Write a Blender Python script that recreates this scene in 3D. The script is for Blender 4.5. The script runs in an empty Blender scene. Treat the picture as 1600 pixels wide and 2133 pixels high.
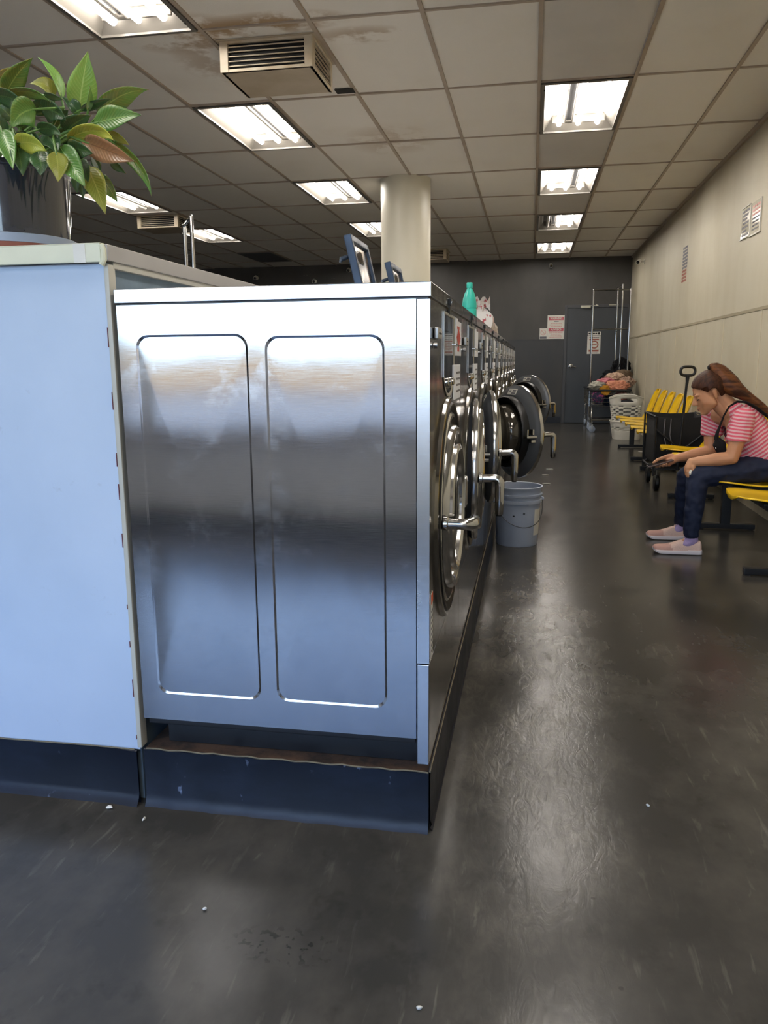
import bpy, bmesh, math, random
from mathutils import Vector, Matrix, Euler, noise
random.seed(7)
PI = math.pi
def R(d): return math.radians(d)
scene = bpy.context.scene
COL = scene.collection

# ------------------------------------------------------------------ camera (solved from the ceiling grid)
FPX, YAW, PITCH, ROLL, CAMH = 1648.6, 0.183456, 0.187507, -0.008157, 1.14
cy_, sy_, cp_, sp_ = math.cos(YAW), math.sin(YAW), math.cos(PITCH), math.sin(PITCH)
FWD = Vector((-sy_*cp_, cy_*cp_, -sp_)); RT = Vector((cy_, sy_, 0)); UP = RT.cross(FWD)
cr_, sr_ = math.cos(ROLL), math.sin(ROLL)
RT, UP = cr_*RT + sr_*UP, -sr_*RT + cr_*UP
CAMP = Vector((0, 0, CAMH))
def ray(px, py): return FWD + RT*((px-800)/FPX) - UP*((py-1066.5)/FPX)
def at(px, py, y):
    d = ray(px, py); return CAMP + d*(y/d.y)
def atx(px, py, x):
    d = ray(px, py); return CAMP + d*(x/d.x)
def atz(px, py, z):
    d = ray(px, py); return CAMP + d*((z-CAMH)/d.z)

# ------------------------------------------------------------------ mesh helpers
class MB:
    def __init__(s): s.bm = bmesh.new(); s.mi = 0; s.bev = False
    def _new(s):
        for f in s.bm.faces:
            if not f.tag: f.material_index = s.mi; f.tag = True
    def mat(s, i): s._new(); s.mi = i; return s
    def box(s, x0, x1, y0, y1, z0, z1, bev=0.0, seg=2):
        r = bmesh.ops.create_cube(s.bm, size=1.0)
        vs = r['verts']
        for v in vs:
            v.co = Vector(((x0+x1)/2+v.co.x*(x1-x0), (y0+y1)/2+v.co.y*(y1-y0), (z0+z1)/2+v.co.z*(z1-z0)))
        if bev > 0:
            s.bev = True
            es = list({e for v in vs for e in v.link_edges})
            bmesh.ops.bevel(s.bm, geom=es, offset=bev, segments=seg, affect='EDGES', profile=.5)
        s._new(); return s
    def quad(s, *pts):
        vs = [s.bm.verts.new(p) for p in pts]; f = s.bm.faces.new(vs); s._new(); return f
    def grid(s, pts, closeu=False, closev=False):
        n, m = len(pts), len(pts[0])
        vs = [[s.bm.verts.new(p) for p in row] for row in pts]
        for i in range(n if closeu else n-1):
            for j in range(m if closev else m-1):
                q = [vs[i][j], vs[(i+1) % n][j], vs[(i+1) % n][(j+1) % m], vs[i][(j+1) % m]]
                try: s.bm.faces.new(q)
                except ValueError: pass
        s._new(); return vs
    def tube(s, pts, r, n=10, closed=False, caps=True, flat=1.0, flatdir=None):
        pts = [Vector(p) for p in pts]; N = len(pts)
        rs = r if isinstance(r, (list, tuple)) else [r]*N
        rows = []; prev = None
        for i, p in enumerate(pts):
            a = pts[(i-1) % N] if (closed or i > 0) else p
            b = pts[(i+1) % N] if (closed or i < N-1) else p
            t = (b-a).normalized()
            if flatdir is not None: ref = Vector(flatdir)
            elif prev is not None: ref = prev
            else: ref = Vector((0, 0, 1)) if abs(t.z) < .9 else Vector((1, 0, 0))
            u = ref - t*ref.dot(t)
            if u.length < 1e-5: u = t.orthogonal()
            u.normalize(); v = t.cross(u); prev = u
            rows.append([p + u*(rs[i]*flat*math.cos(2*PI*k/n)) + v*(rs[i]*math.sin(2*PI*k/n)) for k in range(n)])
        vs = s.grid(rows, closeu=closed, closev=True)
        if caps and not closed:
            s.bm.faces.new(vs[0][::-1]); s.bm.faces.new(vs[-1]); s._new()
        return s
    def cyl(s, p0, p1, r0, r1=None, n=20, caps=True):
        return s.tube([p0, p1], [r0, r0 if r1 is None else r1], n=n, caps=caps)
    def lathe(s, prof, org=(0, 0, 0), ax=(0, 0, 1), n=40, closed=False):
        ax = Vector(ax).normalized(); u = ax.orthogonal().normalized(); v = ax.cross(u); o = Vector(org)
        rows = [[o + ax*h + (u*math.cos(2*PI*k/n) + v*math.sin(2*PI*k/n))*max(r, 1e-4) for k in range(n)] for r, h in prof]
        s.grid(rows, closeu=closed, closev=True); return s
    def fill(s, loops):
        es = []
        for lp in loops:
            vs = [s.bm.verts.new(p) for p in lp]
            for i in range(len(vs)): es.append(s.bm.edges.new((vs[i], vs[(i+1) % len(vs)])))
        bmesh.ops.triangle_fill(s.bm, use_beauty=True, use_dissolve=False, edges=es); s._new(); return s
    def sphere(s, c, r, sub=2, m=None):
        q = bmesh.ops.create_icosphere(s.bm, subdivisions=sub, radius=1.0)
        r = (r, r, r) if isinstance(r, (int, float)) else r
        for v in q['verts']:
            w = Vector((v.co.x*r[0], v.co.y*r[1], v.co.z*r[2]))
            if m is not None: w = m @ w
            v.co = w + Vector(c)
        s._new(); return s
    def hull(s, ells, sub=2):
        t = bmesh.new()
        for e in ells:
            c, r = e[0], e[1]; m = e[2] if len(e) > 2 else None
            r = (r, r, r) if isinstance(r, (int, float)) else r
            q = bmesh.ops.create_icosphere(t, subdivisions=sub, radius=1.0)
            for v in q['verts']:
                w = Vector((v.co.x*r[0], v.co.y*r[1], v.co.z*r[2]))
                if m is not None: w = m @ w
                v.co = w + Vector(c)
        h = bmesh.ops.convex_hull(t, input=t.verts[:])
        bad = list({g for g in h['geom_interior'] + h['geom_unused'] if isinstance(g, bmesh.types.BMVert)})
        bmesh.ops.delete(t, geom=bad, context='VERTS')
        me = bpy.data.meshes.new('t'); t.to_mesh(me); t.free(); s.bm.from_mesh(me); bpy.data.meshes.remove(me)
        s._new(); return s
    def xf(s, m):
        bmesh.ops.transform(s.bm, matrix=m, verts=s.bm.verts[:]); return s
    def build(s, name, mats, parent=None, angle=40, world=False, smooth=True, recalc=True):
        bm = s.bm
        if recalc: bmesh.ops.recalc_face_normals(bm, faces=bm.faces[:])
        me = bpy.data.meshes.new(name); bm.to_mesh(me); bm.free()
        for m in (mats if isinstance(mats, (list, tuple)) else [mats]): me.materials.append(m)
        o = link(name, me, parent, angle, world, smooth)
        if s.bev and smooth:
            w = o.modifiers.new('w', 'WEIGHTED_NORMAL'); w.keep_sharp = True
        return o
def link(name, me, parent=None, angle=40, world=False, smooth=True):
    if parent is not None and world:
        off = Vector((0, 0, 0)); q = parent
        while q: off += q.location; q = q.parent
        me.transform(Matrix.Translation(-off))
    if smooth and len(me.polygons):
        me.polygons.foreach_set('use_smooth', [True]*len(me.polygons))
        if angle < 180: me.set_sharp_from_angle(angle=R(angle))
    o = bpy.data.objects.new(name, me); COL.objects.link(o)
    if parent is not None: o.parent = parent
    return o
def tag(o, label=None, cat=None, group=None, kind=None):
    if label: o['label'] = label
    if cat: o['category'] = cat
    if group: o['group'] = group
    if kind: o['kind'] = kind
    return o
def empty(name, loc, label=None, cat=None, group=None, rz=0):
    o = bpy.data.objects.new(name, None); COL.objects.link(o); o.location = loc; o.rotation_euler = (0, 0, rz)
    o.empty_display_size = .05
    return tag(o, label, cat, group)
def struct(o): o['kind'] = 'structure'; return o
def copy_tree(o, parent=None):
    c = o.copy(); COL.objects.link(c)
    if parent is not None: c.parent = parent
    for ch in list(o.children): copy_tree(ch, c)
    return c
def remeshed(mb, name, mats, voxel, smooth_it=6, parent=None, world=False, decimate=None):
    """weld overlapping solids into one continuous skin"""
    bm = mb.bm; bmesh.ops.recalc_face_normals(bm, faces=bm.faces[:])
    me = bpy.data.meshes.new('tmp'); bm.to_mesh(me); bm.free()
    o = bpy.data.objects.new('tmp', me); COL.objects.link(o)
    m = o.modifiers.new('r', 'REMESH'); m.mode = 'VOXEL'; m.voxel_size = voxel; m.adaptivity = 0
    if smooth_it:
        m = o.modifiers.new('s', 'SMOOTH'); m.factor = .5; m.iterations = smooth_it
    if decimate:
        m = o.modifiers.new('d', 'DECIMATE'); m.ratio = decimate
    dg = bpy.context.evaluated_depsgraph_get(); dg.update()
    me2 = bpy.data.meshes.new_from_object(o.evaluated_get(dg)); me2.name = name
    bpy.data.objects.remove(o); bpy.data.meshes.remove(me)
    me2.materials.clear()
    for q in (mats if isinstance(mats, (list, tuple)) else [mats]): me2.materials.append(q)
    return link(name, me2, parent, 180, world)
def text(name, body, size, mat, loc, rot, parent=None, width=None, bold=0.0):
    cu = bpy.data.curves.new(name, 'FONT'); cu.body = body; cu.size = size; cu.align_x = 'CENTER'; cu.align_y = 'CENTER'
    cu.extrude = .0006; cu.offset = bold; cu.resolution_u = 3
    o = bpy.data.objects.new('tmp', cu); COL.objects.link(o)
    dg = bpy.context.evaluated_depsgraph_get(); dg.update()
    me = bpy.data.meshes.new_from_object(o.evaluated_get(dg)); bpy.data.objects.remove(o); bpy.data.curves.remove(cu)
    if width:
        xs = [v.co.x for v in me.vertices]; k = width/(max(xs)-min(xs)); me.transform(Matrix.Diagonal((k, 1, 1, 1)))
    me.transform(Matrix.Translation(loc) @ Euler(rot).to_matrix().to_4x4())
    me.materials.clear(); me.materials.append(mat); me.name = name
    return link(name, me, parent, smooth=False)

# ------------------------------------------------------------------ materials
def lin(c):
    if isinstance(c, str):
        c = [int(c[i:i+2], 16)/255 for i in (0, 2, 4)]
        c = [x/12.92 if x <= .04045 else ((x+.055)/1.055)**2.4 for x in c]
    return (c[0], c[1], c[2], 1)
def pbr(name, col, rough=.5, metal=0.0, spec=.5, var=0.0, vscale=8.0, bump=0.0, bscale=40.0, rvar=0.0, coat=0.0, var2=None, trans=0.0, stretch=None, sub=0.0, detail=4.0, bdist=.01):
    """principled material with noise colour variation, noise roughness and noise bump"""
    m = bpy.data.materials.new(name); m.use_nodes = True
    nt = m.node_tree; N = nt.nodes; L = nt.links; b = N['Principled BSDF']
    c = lin(col); b.inputs['Base Color'].default_value = c; b.inputs['Roughness'].default_value = rough
    b.inputs['Metallic'].default_value = metal; b.inputs['Specular IOR Level'].default_value = spec
    b.inputs['Coat Weight'].default_value = coat; b.inputs['Transmission Weight'].default_value = trans
    if sub: b.inputs['Subsurface Weight'].default_value = sub; b.inputs['Subsurface Radius'].default_value = (.01, .004, .002)
    tc = N.new('ShaderNodeTexCoord'); mp = N.new('ShaderNodeMapping'); L.new(tc.outputs['Object'], mp.inputs['Vector'])
    if stretch: mp.inputs['Scale'].default_value = stretch
    if var or rvar or var2:
        n = N.new('ShaderNodeTexNoise'); n.inputs['Scale'].default_value = vscale; n.inputs['Detail'].default_value = detail
        L.new(mp.outputs[0], n.inputs['Vector'])
        if var or var2:
            r = N.new('ShaderNodeValToRGB'); r.color_ramp.elements[0].position = .3; r.color_ramp.elements[1].position = .72
            d = lin(var2) if var2 else tuple(min(1, x*(1+var)) for x in c[:3]) + (1,)
            r.color_ramp.elements[0].color = c if var2 else tuple(x*(1-var) for x in c[:3]) + (1,)
            r.color_ramp.elements[1].color = d
            L.new(n.outputs['Fac'], r.inputs[0]); L.new(r.outputs[0], b.inputs['Base Color'])
        if rvar:
            q = N.new('ShaderNodeMapRange'); q.inputs['From Min'].default_value = .3; q.inputs['From Max'].default_value = .7
            q.inputs['To Min'].default_value = max(.02, rough-rvar); q.inputs['To Max'].default_value = rough+rvar
            L.new(n.outputs['Fac'], q.inputs[0]); L.new(q.outputs[0], b.inputs['Roughness'])
    if bump:
        n2 = N.new('ShaderNodeTexNoise'); n2.inputs['Scale'].default_value = bscale; n2.inputs['Detail'].default_value = 3
        L.new(mp.outputs[0], n2.inputs['Vector'])
        bp = N.new('ShaderNodeBump'); bp.inputs['Strength'].default_value = bump; bp.inputs['Distance'].default_value = bdist
        L.new(n2.outputs['Fac'], bp.inputs['Height']); L.new(bp.outputs[0], b.inputs['Normal'])
    return m
def emit(name, col, s):
    m = bpy.data.materials.new(name); m.use_nodes = True; nt = m.node_tree
    nt.nodes.remove(nt.nodes['Principled BSDF']); e = nt.nodes.new('ShaderNodeEmission')
    e.inputs[0].default_value = lin(col); e.inputs[1].default_value = s
    nt.links.new(e.outputs[0], nt.nodes['Material Output'].inputs[0]); return m
class G:
    """tiny node graph helper"""
    def __init__(s, name):
        s.m = bpy.data.materials.new(name); s.m.use_nodes = True; s.nt = s.m.node_tree
        s.b = s.nt.nodes['Principled BSDF']; s.tc = s.nt.nodes.new('ShaderNodeTexCoord').outputs['Object']
    def lk(s, a, i):
        if hasattr(a, 'is_linked') or hasattr(a, 'links'): s.nt.links.new(a, i)
        else: i.default_value = a
    def map(s, scale=(1, 1, 1), loc=(0, 0, 0), rot=(0, 0, 0)):
        n = s.nt.nodes.new('ShaderNodeMapping'); s.lk(s.tc, n.inputs[0])
        n.inputs['Scale'].default_value = scale; n.inputs['Location'].default_value = loc; n.inputs['Rotation'].default_value = rot
        return n.outputs[0]
    def noise(s, vec, scale, detail=4, rough=.5, dist=0):
        n = s.nt.nodes.new('ShaderNodeTexNoise'); s.lk(vec, n.inputs['Vector'])
        n.inputs['Scale'].default_value = scale; n.inputs['Detail'].default_value = detail; n.inputs['Roughness'].default_value = rough
        n.inputs['Distortion'].default_value = dist
        return n.outputs['Fac']
    def voro(s, vec, scale, feature='F1'):
        n = s.nt.nodes.new('ShaderNodeTexVoronoi'); s.lk(vec, n.inputs['Vector']); n.inputs['Scale'].default_value = scale; n.feature = feature
        return n.outputs['Distance']
    def math(s, op, a, b=0.0, clamp=False):
        n = s.nt.nodes.new('ShaderNodeMath'); n.operation = op; n.use_clamp = clamp; s.lk(a, n.inputs[0]); s.lk(b, n.inputs[1]); return n.outputs[0]
    def rng(s, v, a, b, c=0.0, d=1.0):
        n = s.nt.nodes.new('ShaderNodeMapRange'); s.lk(v, n.inputs[0])
        for i, q in enumerate((a, b, c, d)): n.inputs[i+1].default_value = q
        return n.outputs[0]
    def mix(s, f, a, b):
        n = s.nt.nodes.new('ShaderNodeMix'); n.data_type = 'RGBA'; s.lk(f, n.inputs[0])
        for q, i in ((a, 6), (b, 7)):
            if isinstance(q, (str, tuple, list)): n.inputs[i].default_value = lin(q)
            else: s.lk(q, n.inputs[i])
        return n.outputs[2]
    def xyz(s, vec=None):
        n = s.nt.nodes.new('ShaderNodeSeparateXYZ'); s.lk(s.tc if vec is None else vec, n.inputs[0]); return n.outputs
    def bump(s, h, strength, dist=.01):
        n = s.nt.nodes.new('ShaderNodeBump'); n.inputs['Strength'].default_value = strength; n.inputs['Distance'].default_value = dist
        s.lk(h, n.inputs['Height']); s.lk(n.outputs[0], s.b.inputs['Normal'])
    def set(s, **k):
        for q, v in k.items():
            i = s.b.inputs[q.replace('_', ' ')]
            if isinstance(v, str): v = lin(v)
            s.lk(v, i)
        return s.m
    def spot(s, x, y, rx, ry, soft=.5, axes=(0, 1)):
        """1 inside a soft ellipse around (x, y) in object space"""
        o = s.xyz(); u = s.math('DIVIDE', s.math('SUBTRACT', o[axes[0]], x), rx); v = s.math('DIVIDE', s.math('SUBTRACT', o[axes[1]], y), ry)
        d = s.math('ADD', s.math('MULTIPLY', u, u), s.math('MULTIPLY', v, v))
        return s.rng(d, 1.0, soft, 0.0, 1.0)

M = {}
M['white_enamel'] = pbr('white_enamel', '69655e', .4, var=.05, vscale=6)
M['tube_lit'] = emit('tube_lit', 'fff7ee', 17.0)
M['tube_off'] = pbr('tube_off', 'c9c6bd', .3)
M['dark_gap'] = pbr('dark_gap', '151412', .8)
M['chrome'] = pbr('chrome', 'bdbcba', .13, metal=1, rvar=.05, vscale=12)
M['chrome_dull'] = pbr('chrome_dull', 'b6b6b4', .36, metal=1, rvar=.06, vscale=10)
M['black_plastic'] = pbr('black_plastic', '111214', .4, bump=.1, bscale=150)
M['black_rubber'] = pbr('black_rubber', '08090b', .38, rvar=.1, vscale=10)
M['black_metal'] = pbr('black_metal', '14161b', .45, rvar=.1, vscale=15)
M['black_fabric'] = pbr('black_fabric', '08090c', .85, bump=.3, bscale=300)
M['white_card'] = pbr('white_card', 'e6e9f0', .7, var=.03, vscale=20)
M['red_ink'] = pbr('red_ink', 'c02a22', .5)
M['orange_ink'] = pbr('orange_ink', 'c8552c', .5)
M['grey_ink'] = pbr('grey_ink', '66666c', .6)
M['pink_ink'] = pbr('pink_ink', 'cf9a94', .6)
M['blue_ink'] = pbr('blue_ink', '75747c', .6)
M['rust_ink'] = pbr('rust_ink', 'a2604f', .6)
M['warn_red'] = pbr('warn_red', 'c4606a', .5)
M['sign_white'] = pbr('sign_white', 'd8d6cd', .4, var=.05, vscale=14)
M['glass_dark'] = pbr('glass_dark', '0c0d0e', .05, spec=.8, coat=.5)
def thin_glass(name, tint, refl=.08, rough=.02):
    m = bpy.data.materials.new(name); m.use_nodes = True; nt = m.node_tree; N = nt.nodes; L = nt.links
    N.remove(N['Principled BSDF'])
    t = N.new('ShaderNodeBsdfTransparent'); t.inputs[0].default_value = lin(tint)
    g = N.new('ShaderNodeBsdfGlossy'); g.inputs['Roughness'].default_value = rough
    f = N.new('ShaderNodeFresnel'); f.inputs[0].default_value = 1.45
    x = N.new('ShaderNodeMixShader'); L.new(f.outputs[0], x.inputs[0]); L.new(t.outputs[0], x.inputs[1]); L.new(g.outputs[0], x.inputs[2])
    L.new(x.outputs[0], N['Material Output'].inputs[0]); return m
M['window_glass'] = thin_glass('window_glass', (.95, .97, .96))
M['door_glass'] = thin_glass('door_glass', (.35, .34, .32), rough=.03)

# brushed stainless side panel: fine grain, gentle oil-canning, hand smears
def steel(name, col, rough, wav, wscale, grain=.0, smear=True, stretch=(1, 1, 1)):
    g = G(name); b = g.b
    v = g.map(stretch)
    n1 = g.noise(v, wscale, 2)
    n2 = g.noise(g.map((3, 3, 160)), 6, 2)
    n3 = g.noise(g.map((1, 1, 1)), 7, 6, .65)
    rr = g.math('ADD', g.rng(n2, .3, .7, rough-.025, rough+.025), g.rng(n3, .55, .72, 0, .09) if smear else 0.0)
    g.bump(g.math('ADD', g.math('MULTIPLY', n1, wav), g.math('MULTIPLY', n2, grain)), 1.0, .01)
    colr = g.mix(g.rng(n3, .5, .8, 0, .3), col, 'cfd2d8') if smear else None
    g.set(Metallic=1.0, Roughness=rr)
    if smear: g.set(Base_Color=colr)
    else: g.set(Base_Color=col)
    return g.m
M['steel_side'] = steel('steel_side', 'b0b3b8', .11, .4, 1.6, .0006)
M['steel_top'] = steel('steel_top', 'cfd2d6', .22, .1, 2, .001)
M['steel_front'] = steel('steel_front', '8b8985', .12, .5, 3.2, 0, smear=False, stretch=(1, 1, .5))
M['steel_liner'] = pbr('steel_liner', '7c8087', .36, metal=.6, rvar=.06, vscale=6)
M['steel_drum'] = pbr('steel_drum', '9a958c', .25, metal=1)
M['blue_grey_metal'] = pbr('blue_grey_metal', '333f50', .4, metal=.5, rvar=.1, vscale=10)
# ------------------------------------------------------------------ the room
T = .6096
CX0, CY0, CZ = -.0014, 5.7116, 2.932
XR, XL, YB, YF = 1.69, -10.4, 15.05, -2.3
# floor: dark sealed concrete with worn swirls, dark drips and dust
g = G('floor_concrete')
n_big = g.noise(g.map((1, .6, 1)), 1.1, 2, .5)
n_mid = g.noise(g.map((1, .7, 1)), 4.6, 5, .6)
n_swirl = g.noise(g.map((1, .35, 1)), 26, 4, .6, 2.2)
n_fine = g.noise(g.map((1, 1, 1)), 120, 2)
base = g.mix(g.rng(n_big, .3, .7), '31302d', '43413d')
base = g.mix(g.rng(n_mid, .42, .72, 0, .45), base, '625e56')
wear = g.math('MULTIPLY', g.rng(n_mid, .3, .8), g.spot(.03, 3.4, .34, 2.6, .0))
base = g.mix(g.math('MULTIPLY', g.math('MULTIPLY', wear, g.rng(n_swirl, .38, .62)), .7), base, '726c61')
drip = g.math('MULTIPLY', g.rng(g.noise(g.map((1, 1, 1)), 55, 2), .56, .62), g.spot(-.46, 1.325, .13, .06, .1))
base = g.mix(g.math('MULTIPLY', drip, .7), base, '121314')
scr = g.rng(g.noise(g.map((1, .16, 1), rot=(0, 0, R(8))), 38, 3, .6, .6), .60, .72)
base = g.mix(g.math('MULTIPLY', g.math('MULTIPLY', scr, g.rng(n_mid, .4, .6)), .35), base, '7a766d')
blot = g.rng(g.noise(g.map((1, .8, 1), (5, 3, 0)), 9, 4, .6), .60, .74)
base = g.mix(g.math('MULTIPLY', blot, .45), base, '23221f')
speck = g.math('MULTIPLY', g.rng(g.voro(g.map(), 7.0), .045, .025), g.rng(n_mid, .45, .55))
base = g.mix(g.math('MULTIPLY', speck, .5), base, '161617')
rough = g.math('ADD', g.rng(n_mid, .25, .8, .20, .235), g.math('MULTIPLY', wear, .03))
h = g.math('ADD', g.math('MULTIPLY', n_swirl, g.math('ADD', .05, g.math('MULTIPLY', wear, .55))), g.math('ADD', g.math('MULTIPLY', n_mid, .1), g.math('MULTIPLY', n_fine, .012)))
g.bump(h, .35, .01)
M['floor'] = g.set(Base_Color=base, Roughness=rough, Specular_IOR_Level=.27)
mb = MB(); mb.box(XL-.2, XR+.2, YF-.2, YB+.2, -.15, 0)
struct(mb.build('floor', M['floor'], smooth=False))

# ceiling: 2 x 4 ft lay-in tiles, openings where the lights sit
LIGHT_COLS = {0: range(-3, 4), -4: range(-3, 4), -8: range(-2, 4)}
lit_cells = {(c, 2*r) for c, rr in LIGHT_COLS.items() for r in rr}
g = G('ceiling_tile')
cellv = g.map((1/T, 1/(2*T), 1), (-CX0/T, -CY0/(2*T), 0))
fl = g.nt.nodes.new('ShaderNodeVectorMath'); fl.operation = 'FLOOR'; g.lk(cellv, fl.inputs[0])
wn = g.nt.nodes.new('ShaderNodeTexWhiteNoise'); wn.noise_dimensions = '2D'; g.lk(fl.outputs[0], wn.inputs['Vector'])
tile = g.mix(g.rng(wn.outputs['Value'], 0, 1), 'd8d4cc', 'e1ddd5')
tile = g.mix(g.rng(g.noise(g.map((1, 1, 1)), 1.6, 4), .5, .75, 0, .35), tile, 'cdc5b8')
st = g.noise(g.map((1, 1, 1)), 4.5, 5, .6)
def stain(x, y, rx, ry, k=.8):
    return g.math('MULTIPLY', g.math('MULTIPLY', g.spot(x, y, rx, ry, .1), g.rng(st, .42, .52)), k)
for sx, sy, rx, ry, k in ((-1.95, 4.55, .42, .3, .75), (-1.5, 4.5, .55, .16, .9), (-1.0, 4.75, .3, .14, .6), (-1.95, 5.0, .25, .4, .5), (-1.2, 6.9, .4, .5, .35)):
    tile = g.mix(stain(sx, sy, rx, ry, k), tile, '9a7f5c')
g.bump(g.noise(g.map(), 260, 2), .25, .004)
M['tile'] = g.set(Base_Color=tile, Roughness=.85, Specular_IOR_Level=.25)
M['grid_bar'] = pbr('grid_bar', 'a29484', .55, var=.08, vscale=5)
M['gloss_tile'] = pbr('gloss_tile', 'c6c2bc', .45, var=.04, vscale=3)
mb = MB()
c0, c1 = int((XL-CX0)//T), int((XR-CX0)//T)+1
r0, r1 = int((YF-CY0)//(2*T)), int((YB-CY0)//(2*T))+1
for c in range(c0, c1):
    for r in range(r0, r1):
        if (c, r) in lit_cells: continue
        xa, xb = max(XL, CX0+c*T), min(XR, CX0+(c+1)*T); ya, yb = max(YF, CY0+r*2*T), min(YB, CY0+(r+1)*2*T)
        if xb-xa < .01 or yb-ya < .01: continue
        z = [CZ+.006+random.uniform(-.004, .004) for _ in range(4)]
        mb.mat(1 if (c == 0 and r % 2 and r < 5) else 0)
        mb.quad((xa, ya, z[0]), (xa, yb, z[1]), (xb, yb, z[2]), (xb, ya, z[3]))
mb.mat(0); mb.box(XL-.2, XR+.2, YF-.2, YB+.2, CZ+.32, CZ+.42)
ceil = struct(mb.build('ceiling', [M['tile'], M['gloss_tile']], smooth=False, recalc=False))
mb = MB()
for c in range(c0, c1+1):
    x = CX0+c*T
    if XL < x < XR: mb.box(x-.012, x+.012, YF, YB, CZ-.004, CZ+.012)
for r in range(r0, r1+1):
    y = CY0+r*2*T
    if YF < y < YB: mb.box(XL, XR, y-.010, y+.010, CZ-.003, CZ+.010)
ga, gb = atz(703, 196, CZ-.005), atz(735, 184, CZ-.005)
q = MB(); q.box(ga.x, gb.x, ga.y, gb.y, CZ-.0055, CZ-.004); struct(q.build('tile_gap', M['dark_gap'], ceil, smooth=False))
struct(mb.build('ceiling_grid', M['grid_bar'], ceil, smooth=False))
mb = MB(); mb.box(XR-.022, XR, YF, YB, CZ-.03, CZ+.005)
struct(mb.build('trim_1', M['grid_bar'], smooth=False))

# right wall: cream boards, smooth above a horizontal joint, vertical joints below
g = G('cream_wall')
o = g.xyz(); streak = g.noise(g.map((1, 1, .12)), 2.6, 5, .6); blot = g.noise(g.map(), 1.1, 4)
wl = g.mix(g.rng(streak, .4, .72, 0, .55), 'c4bda8', 'b5ab91')
wl = g.mix(g.rng(blot, .5, .75, 0, .5), wl, 'aca183')
grime = g.math('MULTIPLY', g.rng(o[2], 2.45, 2.93), g.rng(blot, .3, .6, .35, .9))
wl = g.mix(g.math('MULTIPLY', grime, .55), wl, '7e6f58')
scuff = g.math('MULTIPLY', g.rng(o[2], .95, .4), g.rng(streak, .45, .65))
wl = g.mix(g.math('MULTIPLY', scuff, .4), wl, '8d8069')
g.bump(g.noise(g.map(), 9, 3), .12, .01)
M['wall_cream'] = g.set(Base_Color=wl, Roughness=.5, Specular_IOR_Level=.4)
mb = MB(); mb.box(XR, XR+.2, YF-.2, YB+.2, 0, CZ+.32)
struct(mb.build('wall_right', M['wall_cream'], smooth=False))
M['wall_joint'] = pbr('wall_joint', '9d9279', .6); M['wall_strip'] = pbr('wall_strip', 'cfc6ac', .45)
mb = MB(); mb.box(XR-.006, XR, YF, YB, 1.502, 1.526)
struct(mb.build('trim_2', M['wall_joint'], smooth=False))
mb = MB()
for k in range(14): mb.box(XR-.004, XR, 2.87+k*1.22-.008, 2.87+k*1.22+.008, .1, 1.502)
struct(mb.build('trim_3', M['wall_strip'], smooth=False))

# far wall: charcoal paint over panels, joint at 1.5 m, scuffs high on the left
g = G('charcoal_wall')
o = g.xyz(); a = g.noise(g.map((1, 1, .5)), 2.2, 5); 
wl = g.mix(g.rng(a, .35, .7), '484745', '53514e')
wl = g.mix(g.rng(o[2], 1.515, 1.525), g.mix(g.rng(a, .35, .7), '404245', '4b4a49'), wl)
sc = g.math('MULTIPLY', g.rng(g.noise(g.map((.6, 1, 2.2)), 9, 5, .7), .66, .7), g.spot(-4.6, 2.72, 2.6, .14, .5, (0, 2)))
wl = g.mix(g.math('MULTIPLY', sc, .7), wl, 'a7a7a2')
M['wall_charcoal'] = g.set(Base_Color=wl, Roughness=.42, Specular_IOR_Level=.35)
mb = MB(); mb.box(XL-.2, XR+.2, YB, YB+.2, 0, CZ+.32)
struct(mb.build('wall_back', M['wall_charcoal'], smooth=False))
mb = MB(); mb.box(XL, .5, YB-.006, YB, 1.512, 1.524)
struct(mb.build('trim_4', M['wall_charcoal'], smooth=False))
M['vinyl_base'] = pbr('vinyl_base', '141a25', .4, var=.25, vscale=7, rvar=.1, bump=.1, bscale=6)
mb = MB(); mb.box(XL, .54, YB-.012, YB, 0, .12, .004); mb.box(1.66+.06, XR, YB-.012, YB, 0, .12, .004)
struct(mb.build('baseboard_back', M['vinyl_base']))
mb = MB(); mb.box(XL-.2, XL, YF-.2, YB+.2, 0, CZ+.32)
M['wall_grey'] = pbr('wall_grey', '5b5955', .55, var=.06, vscale=2)
struct(mb.build('wall_left', M['wall_grey'], smooth=False))

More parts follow.
